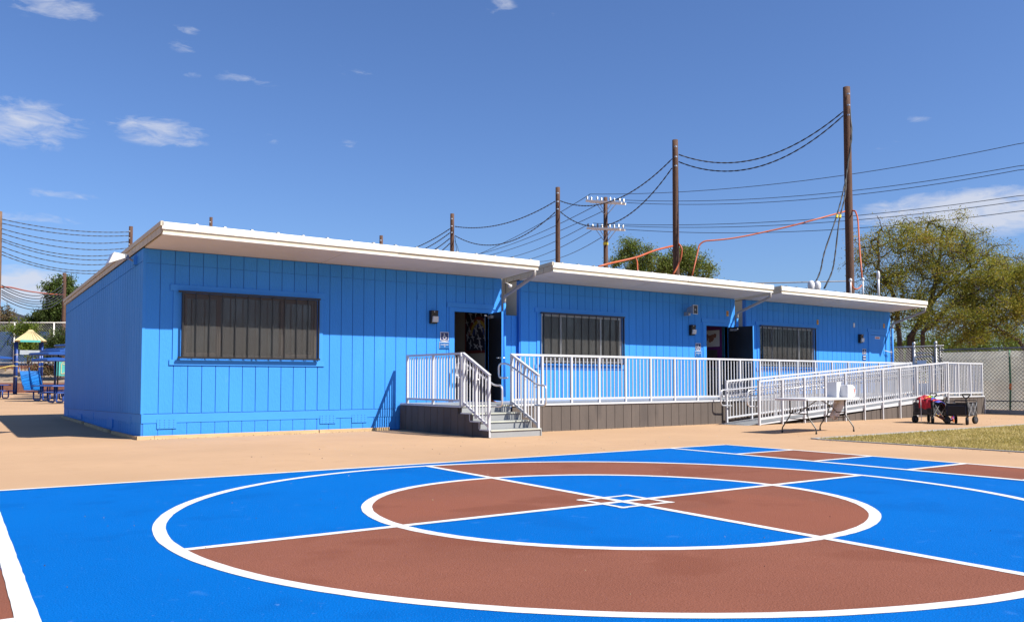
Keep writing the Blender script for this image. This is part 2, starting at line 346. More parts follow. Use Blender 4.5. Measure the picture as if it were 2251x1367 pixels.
def rounded(pts, r, n=5):
    """polyline with rounded corners"""
    pts = [Vector(p) for p in pts]; out = [pts[0]]
    for i in range(1, len(pts)-1):
        a, b, c = pts[i-1], pts[i], pts[i+1]; rr = min(r, (a-b).length*.49, (c-b).length*.49)
        p = b+(a-b).normalized()*rr; q = b+(c-b).normalized()*rr
        for k in range(n+1):
            t = k/n; out.append(p*(1-t)**2+b*2*t*(1-t)+q*t*t)
    return out+[pts[-1]]
def text_mesh(s, size):
    cu = bpy.data.curves.new('txt', 'FONT'); cu.body = s; cu.size = size; cu.align_x = 'CENTER'; cu.align_y = 'CENTER'; cu.offset = size*.012
    o = bpy.data.objects.new('txt', cu); col.objects.link(o); dg = bpy.context.evaluated_depsgraph_get()
    me = bpy.data.meshes.new_from_object(o.evaluated_get(dg)); bpy.data.objects.remove(o); bpy.data.curves.remove(cu); return me
def text(s, size, m, parent, loc, rot):
    me = text_mesh(s, size); me.materials.clear(); me.materials.append(MATS[m]); me.name = 'lettering'
    return inst('lettering', me, parent, loc, rot)

# ------------------------------------------------------------------ ground
def gz(x, y):
    t = min(max((y-18.0)/7.5, 0), 1); return 0.13*t*t*(3-2*t)
def ground():
    xs = sorted(set([-900, -300, -100, -40] + list(np.arange(-20, 60.1, 2.5)) + [80, 140, 400, 900])); ys = sorted(set([-900, -300, -80, -30] + list(np.arange(-10, 18.1, 4)) + list(np.arange(18, 26.1, .8)) + [28, 34, 45, 70, 120, 300, 900]))
    v = [(x, y, gz(x, y)) for y in ys for x in xs]; n = len(xs)
    f = [(j*n+i, j*n+i+1, (j+1)*n+i+1, (j+1)*n+i) for j in range(len(ys)-1) for i in range(n-1)]
    tag(MB().add(v, f).build('ground', 'asphalt_tan', smooth=True), kind='structure')
ground()

def court():
    root = thing('sports_court', None, None, (5.49, 5.87, 0), R(-1.5)); tag(root, kind='structure')
    z1, z2, z3 = .002, .0035, .005
    W = 6.25; I = 4.85; Hh = 4.12
    MB().poly([(-W, -Hh, z1), (W, -Hh, z1), (W, Hh, z1), (-W, Hh, z1)]).build('blue_field', 'court_blue', root)
    N = 96; R1, R2 = 3.85, 2.222
    ox, oy = .105, -.055                     # the painted cross sits a hand's width off the circles' centre
    def angs(r):
        ya = oy+.03*r/R1; yc = oy-.035*r/R1; xb = .0725+.1425*r/R1; xd = .0725-.1425*r/R1
        return [math.asin(ya/r), math.acos(xb/r), math.pi-math.asin(yc/r), 2*math.pi-math.acos(xd/r), 2*math.pi+math.asin(ya/r)]
    def sector(r0, r1, q, name, m, z):
        n = 48; v = []
        for i in range(n+1):
            for r in (r0, r1):
                if r < .01: v.append((ox, oy, z)); continue
                g = angs(r); a = g[q]+(g[q+1]-g[q])*i/n; v.append((r*math.cos(a), r*math.sin(a), z))
        return MB().add(v, [(2*i, 2*i+1, 2*i+3, 2*i+2) for i in range(n)]).build(name, m, root)
    sector(R2, R1, 0, 'brown_sector', 'court_brown', z2); sector(R2, R1, 2, 'brown_sector', 'court_brown', z2)
    sector(0, R2, 1, 'brown_sector', 'court_brown', z2); sector(0, R2, 3, 'brown_sector', 'court_brown', z2)
    for sx in (1, -1):
        for i, (a, b) in enumerate(((4.12, 2.74), (2.74, 1.37), (1.37, 0), (0, -1.37), (-1.37, -2.74), (-2.74, -4.12))):
            if i % 2: MB().poly([(sx*I, b, z2), (sx*W, b, z2), (sx*W, a, z2), (sx*I, a, z2)][::sx]).build('brown_square', 'court_brown', root)
    lw = .095
    def ring(r, name='white_circle'):
        n = 200; v = []
        for i in range(n):
            a = 2*math.pi*i/n; jit = random.uniform(-.0025, .0025)
            v += [((r-lw/2+jit)*math.cos(a), (r-lw/2+jit)*math.sin(a), z3), ((r+lw/2+jit)*math.cos(a), (r+lw/2+jit)*math.sin(a), z3)]
        MB().add(v, [(2*i, 2*i+1, (2*i+3) % (2*n), (2*i+2) % (2*n)) for i in range(n)]).build(name, 'court_white', root)
    ring(R1); ring(R2)
    zz = [z3+.0008]
    def line(x0, y0, x1, y1, w=lw*.85):
        zz[0] += .00012; z = zz[0]; d = Vector((x1-x0, y1-y0, 0)).normalized(); n = Vector((-d.y, d.x, 0))*w/2; a = Vector((x0, y0, z)); b = Vector((x1, y1, z))
        L = (b-a).length; m = max(2, int(L/.12)); v = []
        for i in range(m+1):
            p = a.lerp(b, i/m); v += [p-n*(1+random.uniform(-.05, .05)), p+n*(1+random.uniform(-.05, .05))]
        MB().add(v, [(2*i, 2*i+2, 2*i+3, 2*i+1) for i in range(m)]).build('white_line', 'court_white', root)
    line(-R1+.01, oy-.035, R1-.01, oy+.03); line(-.07, -R1+.01, .215, R1-.01)
    q = .285; e = .04
    line(ox-q-e, oy+q, ox+q+e, oy+q, .055); line(ox-q-e, oy-q, ox+q+e, oy-q, .055); line(ox-q, oy-q-e, ox-q, oy+q+e, .055); line(ox+q, oy-q-e, ox+q, oy+q+e, .055)
    line(-W, Hh, W, Hh); line(-W, -Hh, W, -Hh)
    for sx in (1, -1):
        line(sx*W, -Hh, sx*W, Hh); line(sx*I-(.09 if sx < 0 else .04), -Hh, sx*I+(.20 if sx < 0 else .06), Hh, .1)
        for y in (2.74, 1.37, 0, -1.37, -2.74): line(sx*I, y, sx*W, y)
court()

def lawn():
    x0, y1 = 14.30, 9.78; x1, y0 = 29.2, -14
    s = tag(MB().poly([(x0, y0, .006), (x1, y0, .006), (x1, y1-.05, .006), (x0, y1-.05, .006)]).build('lawn_soil', 'soil'), kind='structure')
    k = thing('lawn_edging', None, None); tag(k, kind='structure')
    y = y1
    n = 10
    for i in range(n):
        a = x0+(x1-x0)*i/n; b = x0+(x1-x0)*(i+1)/n
        MB().box((a+.004, y1-.10, -.05), (b-.004, y1+.06, .022)).build('concrete_edge', 'concrete', k, bevel=.006)
    for i in range(12):
        a = y1-.10-i*1.9; MB().box((x0-.05, a-1.892, -.05), (x0+.015, a, .018)).build('concrete_edge', 'concrete', k, bevel=.005)
    # grass blades, denser near the camera side that shows
    N = 150000
    X = x0+.03+(x1-x0-.05)*rng.random(N)**1.35; Y = y1-.11-(y1-y0-11)*rng.random(N)
    keep = (X*math.sin(ANG)+Y*math.cos(ANG)) > 3; X = X[keep]; Y = Y[keep]; N = len(X)
    a = rng.random(N)*2*math.pi; h = .022+.028*rng.random(N); w = .005+.005*rng.random(N); lean = rng.normal(0, .018, (N, 2))
    P = np.empty((N, 3, 3)); P[:, 0] = np.stack([X-np.cos(a)*w, Y-np.sin(a)*w, np.full(N, .005)], 1); P[:, 1] = np.stack([X+np.cos(a)*w, Y+np.sin(a)*w, np.full(N, .005)], 1)
    P[:, 2] = np.stack([X+lean[:, 0], Y+lean[:, 1], .005+h], 1)
    me = bpy.data.meshes.new('grass'); me.vertices.add(N*3); me.vertices.foreach_set('co', P.reshape(-1)); me.loops.add(N*3); me.loops.foreach_set('vertex_index', np.arange(N*3)); me.polygons.add(N); me.polygons.foreach_set('loop_start', np.arange(N)*3); me.update(calc_edges=True)
    me.materials.append(MATS['grass']); o = bpy.data.objects.new('grass', me); col.objects.link(o); tag(o, 'short dry yellow green lawn grass beside the court', 'grass', kind='stuff')
lawn()

# ------------------------------------------------------------------ classrooms
YF = 17.2; YB = 25.25; SL = -0.065; YE = 15.85
BX = [(4.08, 12.40), (12.96, 21.22), (21.74, 29.98)]
def wtop(y): return 3.61+SL*(y-YF)            # top of the walls / soffit
def rtop(y): return 3.905+SL*(y-YE)           # roof surface
def classroom(i, label):
    x0, x1 = BX[i]; root = thing('portable_classroom', label, 'building', (x0, YF, 0), 0, 'blue portable classrooms in a row')
    W = x1-x0; D = YB-YF                         # local frame: x along the front, y back
    hz = lambda y: 3.61+SL*y
    wx0, wx1, wz0, wz1 = .70, 3.50, 1.56, 2.80; dx0, dx1, dz0, dz1 = 6.95, 7.93, .62, 2.73
    holes = [(wx0, wx1, wz0, wz1), (dx0, dx1, dz0, dz1)]
    # --- front wall: backing with openings, then each siding board
    fw = MB(); xs = [0, wx0, wx1, dx0, dx1, W]
    for a, b in zip(xs[:-1], xs[1:]):
        hs = [h for h in holes if h[0] == a]
        zz = [(.0, hs[0][2]), (hs[0][3], 3.60)] if hs else [(0, 3.60)]
        for c, d in zz: fw.box((a, .014, c), (b, .12, d))
    fwo = fw.build('front_wall', 'groove_blue', root)
    seam = 3.33; sid = .48; pitch = .268; g = .0068
    def boards(zr, names='siding_board', pr=0.0):
        k = 0; x = .03
        while x < W-.03:
            xe = min(x+pitch, W-.03)
            if W-.03-xe < .08: xe = W-.03
            segs = [(x+g, xe-g)]
            for (s0, s1) in segs:
                ivs = [zr]
                # cut by openings
                cutx = sorted(set([s0, s1]+[c for h in holes for c in (h[0], h[1]) if s0 < c < s1]))
                for a, b in zip(cutx[:-1], cutx[1:]):
                    if b-a < .02: continue
                    zi = [zr]
                    for h in holes:
                        if a >= h[0]-1e-6 and b <= h[1]+1e-6:
                            nz = []
                            for c, d in zi:
                                if d <= h[2] or c >= h[3]: nz.append((c, d)); continue
                                if c < h[2]: nz.append((c, h[2]))
                                if d > h[3]: nz.append((h[3], d))
                            zi = nz
                    for c, d in zi:
                        if d-c > .03:
                            t = random.uniform(-.0012, .0012)
                            MB().box((a, -pr+t, c), (b, .018, d)).build(names, 'wall_blue', fwo)
            x = xe; k += 1
    boards((sid, seam-.003)); boards((seam+.003, 3.598))
    boards((.02, .305), 'skirt_board', -.006)
    tr = lambda n, a, b: box(n, a, b, 'trim_blue', root, bevel=.003)
    tr('corner_trim', (-.012, -.016, .0), (.058, .10, 3.60)) if False else None
    tr('skirt_band', (-.002, -.004, .30), (W+.002, .013, .468))
    # window trim
    tr('window_trim', (wx0-.22, -.024, wz1+.03), (wx1+.16, .016, wz1+.15)); tr('window_trim', (wx0-.22, -.024, wz0-.16), (wx1+.16, .016, wz0-.055))
    tr('window_trim', (wx0-.16, -.020, wz0-.054), (wx0-.02, .016, wz1+.029)); tr('window_trim', (wx1+.02, -.020, wz0-.054), (wx1+.12, .016, wz1+.029))
    # door trim
    if i == 0: pass
    tr('door_trim', (dx0-.21, -.026, dz1+.10), (min(dx1+.20, W-.02), .016, dz1+.21)); tr('door_trim', (dx0-.15, -.020, dz0), (dx0-.012, .016, dz1+.099)); tr('door_trim', (dx1+.012, -.020, dz0), (dx1+.12, .016, dz1+.099)); tr('door_trim', (dx0-.012, -.018, dz1+.012), (dx1+.012, .016, dz1+.098))
    # jambs
    jb = MB(); jb.box((dx0-.03, -.012, dz0), (dx0, .13, dz1)); jb.box((dx1, -.012, dz0), (dx1+.03, .13, dz1)); jb.box((dx0-.03, -.012, dz1), (dx1+.03, .13, dz1+.03)); jb.build('door_frame', 'trim_blue', root)
    # --- side walls
    for side, X in (('left', 0.0), ('right', W)):
        sgn = -1 if side == 'left' else 1
        sw = MB(); a = X-sgn*.002; b = X-sgn*.10
        lo, hi = (min(a, b), max(a, b))
        sw.hexa([(lo, .12, 0), (hi, .12, 0), (hi, D, 0.05), (lo, D, 0.05)], [(lo, .12, hz(.12)), (hi, .12, hz(.12)), (hi, D, hz(D)), (lo, D, hz(D))])
        swo = sw.build('side_wall', 'groove_blue' if (i == 0 or side == 'right') else 'beige', root)
        if i == 0 and side == 'left':
            p = .205; y = .0
            zs = lambda yy: .48-.0125*yy; sm = lambda yy: hz(yy)-.245
            while y < D-.01:
                ye = min(y+p, D); q0, q1 = y+.006, ye-.006
                for zb, ztp in ((zs, lambda yy: sm(yy)-.006), (lambda yy: sm(yy)+.006, lambda yy: hz(yy)-.004)):
                    MB().hexa([(-.014, q0, zb(q0)), (.0, q0, zb(q0)), (.0, q1, zb(q1)), (-.014, q1, zb(q1))], [(-.014, q0, ztp(q0)), (.0, q0, ztp(q0)), (.0, q1, ztp(q1)), (-.014, q1, ztp(q1))]).build('siding_board', 'wall_blue', swo)
                gb = gz(0, YF+q0)
                MB().hexa([(-.004, q0, gb), (.004, q0, gb), (.004, q1, gb), (-.004, q1, gb)], [(-.004, q0, zs(q0)-.16), (.004, q0, zs(q0)-.16), (.004, q1, zs(q1)-.16), (-.004, q1, zs(q1)-.16)]).build('skirt_board', 'wall_blue', swo)
                y = ye
            MB().hexa([(-.008, 0.014, .31), (.0, 0.014, .31), (.0, D, .21), (-.008, D, .21)], [(-.008, 0.014, .468), (.0, 0.014, .468), (.0, D, .368), (-.008, D, .368)]).build('skirt_band', 'trim_blue', root)
            for yv in (.75, 4.3, 7.4): box('skirt_vent', (-.014, yv, .27-.01*yv), (-.005, yv+.38, .42-.01*yv), 'trim_blue', root)
            for yv in (2.3, 5.6): box('skirt_vent', (-.03, yv, .10+gz(0, YF+yv)), (-.005, yv+.5, .30), 'trim_blue', root)
    # corner boards
    if i == 0: tr('corner_trim', (-.018, -.008, .47), (.036, .0, 3.6))
    tr('corner_trim', (W-.036, -.008, .0), (W+.006, .012, 3.6))
    MB().hexa([(0, D-.1, 0), (W, D-.1, 0), (W, D, 0), (0, D, 0)], [(0, D-.1, hz(D-.1)), (W, D-.1, hz(D-.1)), (W, D, hz(D)), (0, D, hz(D))]).build('back_wall', 'wall_blue', root)
    # skirt vents on the front: plate with rows of holes
    for vx in ((.28, 3.58, 4.32) if i == 0 else ()):
        v = box('skirt_vent', (vx, -.012, .19), (vx+.36, .012, .37), 'trim_blue', root)
        hh = MB()
        for a in range(4):
            for b in range(4): hh.lathe([(.008, -.0005), (.008, .0005)], (vx+.05+a*.085, -.0130, .215+b*.045), 6, axis='Y')
        hh.build('vent_holes', 'black_steel', v)
    # --- roof: eave slab, fascia, gutter lip, soffit, ribs
    e = YE-YF; xa, xb = -.03, W+.11
    if i == 0: xa = -.035
    rz = lambda y: 3.905+SL*(y-e)
    rf = MB(); rf.hexa([(xa+.03, e+.03, hz(e)+.10), (xb-.03, e+.03, hz(e)+.10), (xb-.03, D+.12, hz(D+.12)+.06), (xa+.03, D+.12, hz(D+.12)+.06)],
                       [(xa+.03, e+.03, rz(e)-.03), (xb-.03, e+.03, rz(e)-.03), (xb-.03, D+.12, rz(D)-.03), (xa+.03, D+.12, rz(D)-.03)])
    rfo = rf.build('roof', 'roof_metal', root)
    x = xa+.62 if i == 0 else xa+.35
    while x < xb-.1:
        MB().hexa([(x-.035, e+.035, rz(e)-.032), (x+.035, e+.035, rz(e)-.032), (x+.035, D, rz(D)-.032), (x-.035, D, rz(D)-.032)], [(x-.02, e+.05, rz(e)+.036), (x+.02, e+.05, rz(e)+.036), (x+.02, D, rz(D)+.035), (x-.02, D, rz(D)+.035)]).build('roof_rib', 'roof_metal', rfo); x += .51
    # soffit panels
    sp = [xa+.04, W*.43, xb-.04]
    for a, b in zip(sp[:-1], sp[1:]):
        MB().hexa([(a+.006, e+.07, hz(e)+.004), (b-.006, e+.07, hz(e)+.004), (b-.006, .02, hz(0)-.004), (a+.006, .02, hz(0)-.004)], [(a+.006, e+.07, hz(e)+.03), (b-.006, e+.07, hz(e)+.03), (b-.006, .02, hz(0)+.03), (a+.006, .02, hz(0)+.03)]).build('soffit_panel', 'soffit', root)
    # fascia in two lengths with a lap joint; a recess; a bright lower lip
    jx = W*.565
    for a, b, pz_ in ((xa, jx, 0), (jx, xb, .008)):
        box('fascia', (a, e-.02-pz_, 3.775), (b, e+.03, 3.905), 'fascia_white', root, bevel=.006)
    box('gutter', (xa+.02, e+.006, 3.715), (xb-.01, e+.06, 3.774), 'beige', root)
    box('gutter_lip', (xa+.01, e-.012, 3.680), (xb-.02, e+.065, 3.714), 'fascia_white', root, bevel=.008)
    # side (rake) fascia of vertical panels with a top flange
    rk = MB(); rk.hexa([(xa, e+.03, hz(e)+.03), (xa+.03, e+.03, hz(e)+.03), (xa+.03, D+.15, hz(D)+.0), (xa, D+.15, hz(D)+.0)], [(xa, e+.03, rz(e)-.02), (xa+.03, e+.03, rz(e)-.02), (xa+.03, D+.15, rz(D)-.09), (xa, D+.15, rz(D)-.09)])
    rko = rk.build('rake_fascia', 'beige', root)
    y = e+.04
    while y < D+.1:
        ye = min(y+.30, D+.14)
        zt = lambda yy: rz(yy)-.075-.06*(yy-e)/(D-e); zb = lambda yy: hz(yy)+.006
        MB().hexa([(xa-.012, y+.008, zb(y)), (xa+.0, y+.008, zb(y)), (xa+.0, ye-.008, zb(ye)), (xa-.012, ye-.008, zb(ye))], [(xa-.012, y+.008, zt(y)), (xa+.0, y+.008, zt(y)), (xa+.0, ye-.008, zt(ye)), (xa-.012, ye-.008, zt(ye))]).build('rake_panel', 'beige', rko); y = ye
    ft = lambda yy: rz(yy)-.07-.06*(yy-e)/(D-e)
    MB().hexa([(xa-.03, e-.02, ft(e)), (xa+.02, e-.02, ft(e)), (xa+.02, D+.16, ft(D)), (xa-.03, D+.16, ft(D))], [(xa-.03, e-.02, rz(e)+.012), (xa+.02, e-.02, rz(e)+.012), (xa+.02, D+.16, rz(D)-.06), (xa-.03, D+.16, rz(D)-.06)]).build('rake_flange', 'beige', rko)
    MB().hexa([(xb-.03, e+.03, hz(e)+.03), (xb, e+.03, hz(e)+.03), (xb, D+.15, hz(D)+.0), (xb-.03, D+.15, hz(D)+.0)], [(xb-.03, e+.03, rz(e)-.02), (xb, e+.03, rz(e)-.02), (xb, D+.15, rz(D)-.09), (xb-.03, D+.15, rz(D)-.09)]).build('rake_fascia', 'beige', root)
    # downspout: elbow from the gutter end back to the wall corner, then down
    dp = rounded([(xb-.10, e+.035, 3.70), (xb-.10, e+.035, 3.55), (W+.055, -.055, 3.16), (W+.055, -.055, 3.0)], .09)
    MB().tube(dp, .042, 10).build('downspout', 'downspout_paint', root, smooth=True)
    MB().tube([(W+.055, -.055, 3.02), (W+.055, -.055, .70)], .040, 10).build('downspout', 'trim_blue', root, smooth=True)
    # --- window: frame, panes, security grille
    win = MB(); win.box((wx0, .03, wz0), (wx0+.05, .09, wz1)); win.box((wx1-.05, .03, wz0), (wx1, .09, wz1)); win.box((wx0+.05, .03, wz1-.05), (wx1-.05, .09, wz1)); win.box((wx0+.05, .03, wz0), (wx1-.05, .09, wz0+.05))
    wo = win.build('window', 'dark_bronze' if i == 0 else 'alu', root)
    mx = [wx0+.05, wx0+(.75 if i == 0 else .66), wx0+(2.03 if i == 0 else 2.05), wx1-.05]
    for a in mx[1:3]: box('mullion', (a-.022, .022, wz0+.05), (a+.022, .085, wz1-.05), 'dark_bronze' if i == 0 else 'alu', wo)
    for a, b in zip(mx[:-1], mx[1:]): box('window_pane', (a+.02, .055, wz0+.05), (b-.02, .061, wz1-.05), 'glass', wo)
    if i == 0:
        for a, b in ((mx[0], mx[1]), (mx[2], mx[3])):
            s = MB(); s.box((a+.02, .038, wz0+.05), (a+.06, .05, wz1-.05)); s.box((b-.065, .038, wz0+.05), (b-.02, .05, wz1-.05)); s.box((a+.06, .038, wz1-.10), (b-.065, .05, wz1-.05)); s.box((a+.06, .038, wz0+.05), (b-.065, .05, wz0+.09)); s.build('sash', 'dark_bronze', wo)
    cur = MB(); n = 60
    for a, b in ((mx[0], mx[1]+.05), (mx[2]-.05, mx[3])):
        vs_ = []; k = 30
        for q in range(k+1):
            t = q/k; vs_ += [(a+(b-a)*t, .17+.02*math.sin(t*40), wz0-.05), (a+(b-a)*t, .17+.02*math.sin(t*40), wz1)]
        cur.add(vs_, [(2*q, 2*q+2, 2*q+3, 2*q+1) for q in range(k)])
    cur.build('curtain', 'curtain', root)
    box('pane_reflection', (mx[1]+.05, .20, wz0+.30), (mx[2]-.05, .204, wz1+.02), 'reflection_grey', root)  # added pale sheet: its colour stands in for the centre pane's reflection
    gr = MB(); y0, y1 = -.115, -.085; ga, gb = wx0-.015, wx1+.0
    gr.box((ga-.07, y0-.005, wz1), (gb+.02, y1+.005, wz1+.035)); gr.box((ga-.07, y0-.005, wz0-.03), (gb+.02, y1+.005, wz0+.005))
    for xx in (ga, gb-.025): gr.box((xx, y0-.004, wz0+.005), (xx+.025, y1+.004, wz1))
    for xx, zz in ((ga-.05, wz1+.01), (gb-.02, wz1+.01), (ga-.05, wz0-.02), (gb-.02, wz0-.02), ((ga+gb)/2, wz1+.01), ((ga+gb)/2, wz0-.02)): gr.box((xx, y1+.0055, zz), (xx+.02, -.005, zz+.018))
    gro = gr.build('security_grille', 'black_steel', root)
    gm = MB().box((0, -.008, wz0+.006), (.016, .008, wz1-.001)).mesh('bar', 'black_steel')
    for q in range(1, 11): inst('grille_bar', gm, gro, (ga+(gb-ga)*q/11, (y0+y1)/2, 0))
    MB().poly([(ga+.02, y1+.012, wz0+.0), (gb-.02, y1+.012, wz0+.0), (gb-.02, y1+.012, wz1), (ga+.02, y1+.012, wz1)]).build('security_mesh', 'security_mesh', gro)
    # --- door leaf
    th = (74, 89, 0)[i]
    if i < 2:
        hg = bpy.data.objects.new('door', None); 
        lf = MB().box((-.93, -.045, 0), (0, 0, 2.08), 'door_dark').build('door', 'door_dark', root)
        lf.data.materials.append(MATS['trim_blue'])
        for p in lf.data.polygons:
            if p.normal.y < -.5 or abs(p.normal.x) > .5: p.material_index = 1      # outside face and edges are blue, the room side is dark
        lf.location = (dx1-.005, -.02, dz0+.01); lf.rotation_euler = (0, 0, R(th))
        k = MB().tube([(-.86, -.10, 1.0), (-.86, .06, 1.0)], .012, 8); k.lathe([(.03, -.012), (.03, .0)], (-.86, -.047, 1.0), 12, axis='Y'); k.lathe([(.03, 0.0), (.03, .012)], (-.86, .002, 1.0), 12, axis='Y')
        k.bar((-.86, .06, 1.0), (-.75, .06, 1.0), .018, .022); k.bar((-.86, -.10, 1.0), (-.75, -.10, 1.0), .018, .022); k.build('handle', 'alu', lf)
        k = MB().box((-.36, .003, 1.96), (-.12, .06, 2.03)); k.bar((-.2, .045, 1.99), (-.62 if th < 90 else -.30, .30, 2.0), .03, .02); k.build('door_closer', 'alu', lf)
    else:
        lf = box('door', (dx0+.004, .012, dz0+.01), (dx1-.004, .055, dz1-.004), 'trim_blue', root)
        k = MB().lathe([(.03, -.012), (.03, .0)], (dx0+.10, .010, dz0+1.0), 12, axis='Y'); k.bar((dx0+.10, -.03, dz0+1.0), (dx0+.21, -.03, dz0+1.0), .018, .022); k.tube([(dx0+.10, .0, dz0+1.0), (dx0+.10, -.03, dz0+1.0)], .01, 8); k.build('handle', 'alu', lf)
        s = box('sticker', (dx0+.30, .008, dz1-.14), (dx0+.62, .0115, dz1-.05), 'sign_white', lf); MB().box((dx0+.34, .0055, dz1-.115), (dx0+.58, .0078, dz1-.075)).build('red_lettering', 'sign_red', s)
        MB().tube(rounded([(dx1-.12, -.02, dz1-.55), (dx1-.05, -.09, dz1-.58), (dx1+.16, -.15, dz1-.62)], .05), .014, 8).build('tie_strap', 'sign_white', lf)
    # --- room inside
    rm = MB(); z0 = .60; zc = 3.0
    rm.add([(.13, .125, z0), (W-.13, .125, z0), (W-.13, D-.13, z0), (.13, D-.13, z0), (.13, .125, zc), (W-.13, .125, zc), (W-.13, D-.13, zc), (.13, D-.13, zc)], [(0, 1, 2, 3), (4, 7, 6, 5), (1, 5, 6, 2), (2, 6, 7, 3), (3, 7, 4, 0)])
    rm.build('room', 'interior', root)
    return root
ROOM = []
LBL = ['blue portable classroom nearest the camera, with its left side wall in shade', 'middle blue portable classroom with the dark door open behind the white railing', 'farthest blue portable classroom with a closed blue door and pipes on its roof']
for i in range(3): ROOM.append(classroom(i, LBL[i]))

# base timbers along the nearest classroom
for k, (a, b) in enumerate(((3.99, 4.30), (4.305, 7.6), (7.62, 9.28))):
    tag(box('base_timber', (a, YF-.085, -.01), (b, YF-.03, .068), 'timber', bevel=.004), ('short timber off-cut at the near corner of the first classroom', 'long timber laid on the ground under the first classroom window', 'timber batten on the ground left of the entry stairs')[k], 'timber', 'timbers along the classroom base')
for k, (a, b) in enumerate(((17.12, 19.3), (19.6, 22.1), (22.4, 25.1))):
    z = gz(0, a); z2 = gz(0, b)
    tag(MB().hexa([(3.99, a, z-.02), (4.045, a, z-.02), (4.045, b, z2-.02), (3.99, b, z2-.02)], [(3.99, a, z+.06), (4.045, a, z+.06), (4.045, b, z2+.06), (3.99, b, z2+.06)]).build('base_timber', 'timber'), ('nearest timber along the shaded side wall', 'middle timber along the shaded side wall', 'farthest timber along the shaded side wall')[k], 'timber', 'timbers along the classroom base')
# closures between classrooms
for i in (0, 1):
    a = BX[i][1]+.008; b = BX[i+1][0]-.002
    r = thing('gap_closure', ('blue and beige boarding closing the gap between first and second classrooms', 'blue and beige boarding closing the gap between second and third classrooms')[i], 'wall', (a, YF+.1, 0))
    n = 3; w = (b-a)/n
    for k in range(n):
        box('blue_board', (k*w+.006, 0, 0), ((k+1)*w-.006, .03, 2.72), 'wall_blue', r); box('beige_board', (k*w+.005, .5, 2.5), ((k+1)*w-.005, .53, 3.75), 'beige', r)
    box('backing', (0, .031, 0), (b-a, .05, 2.715), 'groove_blue', r); box('backing', (0, .531, 2.5), (b-a, .55, 3.74), 'beige', r)

# posters and papers on the right inner wall of the rooms
def posters():
    X = BX[0][1]-.14
    r = thing('bird_artwork', 'dark artwork of white birds inside the open first classroom', 'artwork', (X, 0, 0))
    y0, y1, z0, z1 = 17.50, 18.52, 1.86, 2.98
    box('sheet', (-.02, y0, z0), (-.008, y1, z1), 'paper_navy', r); box('border', (-.024, y0-.03, z0-.07), (-.008, y1+.04, z0-.002), 'paper_red', r); box('border', (-.024, y1+.002, z0), (-.008, y1+.05, z1+.05), 'paper_red', r)
    a = MB(); c = Vector((-.024, 17.95, 2.25))
    for k, (m, rr) in enumerate((('paper_red', .46), ('paper_yellow', .37), ('paper_blue', .28))):
        pts = []
        for q in range(17):
            t = math.pi*q/16; pts += [(c.x-.001*k, c.y+math.cos(t)*rr, c.z+math.sin(t)*rr), (c.x-.001*k, c.y+math.cos(t)*(rr-.09), c.z+math.sin(t)*(rr-.09))]
        a.add(pts, [(2*q, 2*q+1, 2*q+3, 2*q+2) for q in range(16)], m)
    a.build('painted_arcs', 'paper_red', r)
    rn = random.Random(11)
    for q in range(20):
        cy = y0+.10+(q % 4)*.25+(.10 if (q//4) % 2 else 0)+rn.uniform(-.05, .05); cz = z0+.12+(q//4)*.21+rn.uniform(-.04, .04); an = rn.uniform(-.6, .6)+(3.1 if rn.random() > .5 else 0); b = MB(); sc = rn.uniform(.85, 1.2); x = -.030-.0004*q
        def P(u, w): return (x, cy+(u*math.cos(an)-w*math.sin(an))*sc, cz+(u*math.sin(an)+w*math.cos(an))*sc)
        b.poly([P(-.10, -.01), P(0, -.022), P(.10, .005), P(.06, .018), P(0, .02), P(-.06, .012)])
        b.poly([P(-.02, .01), P(.02, .01), P(.05, .07), P(.035, .13), P(.02, .08)]); b.poly([P(.02, -.01), P(-.02, -.01), P(-.05, -.06), P(-.06, -.12), P(-.01, -.07)])
        b.build('bird', 'paper_white', r)
    X = BX[1][1]-.14
    r = thing('purple_notice_board', 'purple display board inside the open second classroom', 'board', (X, 0, 0))
    box('backing', (-.02, 17.5, 1.45), (-.008, 20.5, 2.95), 'mauve', r); box('border', (-.024, 17.45, 1.45), (-.01, 17.56, 2.95), 'teal_border', r); box('border', (-.026, 17.56, 1.42), (-.01, 20.5, 1.50), 'teal_border', r)
    s = box('white_poster', (-.028, 17.66, 2.15), (-.022, 18.36, 2.66), 'sign_white', r)
    b = MB(); rn = random.Random(5)
    for q in range(9):
        cy = 17.82+rn.random()*.38; cz = 2.28+rn.random()*.22; b.poly([(-.0285-.0003*q, cy+math.cos(t)*.09*rn.uniform(.6, 1.2), cz+math.sin(t)*.07*rn.uniform(.6, 1.2)) for t in np.linspace(0, 5.6, 8)])
    b.build('brown_shapes', 'brick_red', s); box('dark_poster', (-.028, 17.75, 1.55), (-.022, 18.5, 2.05), 'interior_dark', r)
posters()
tag(MB().prism([(11.78, 16.80, .600), (11.98, 16.80, .600), (11.78, 16.80, .665)], (0, .07, 0)).build('doorstop', 'doorstop'), 'small orange wedge doorstop on the landing at the first door', 'doorstop')

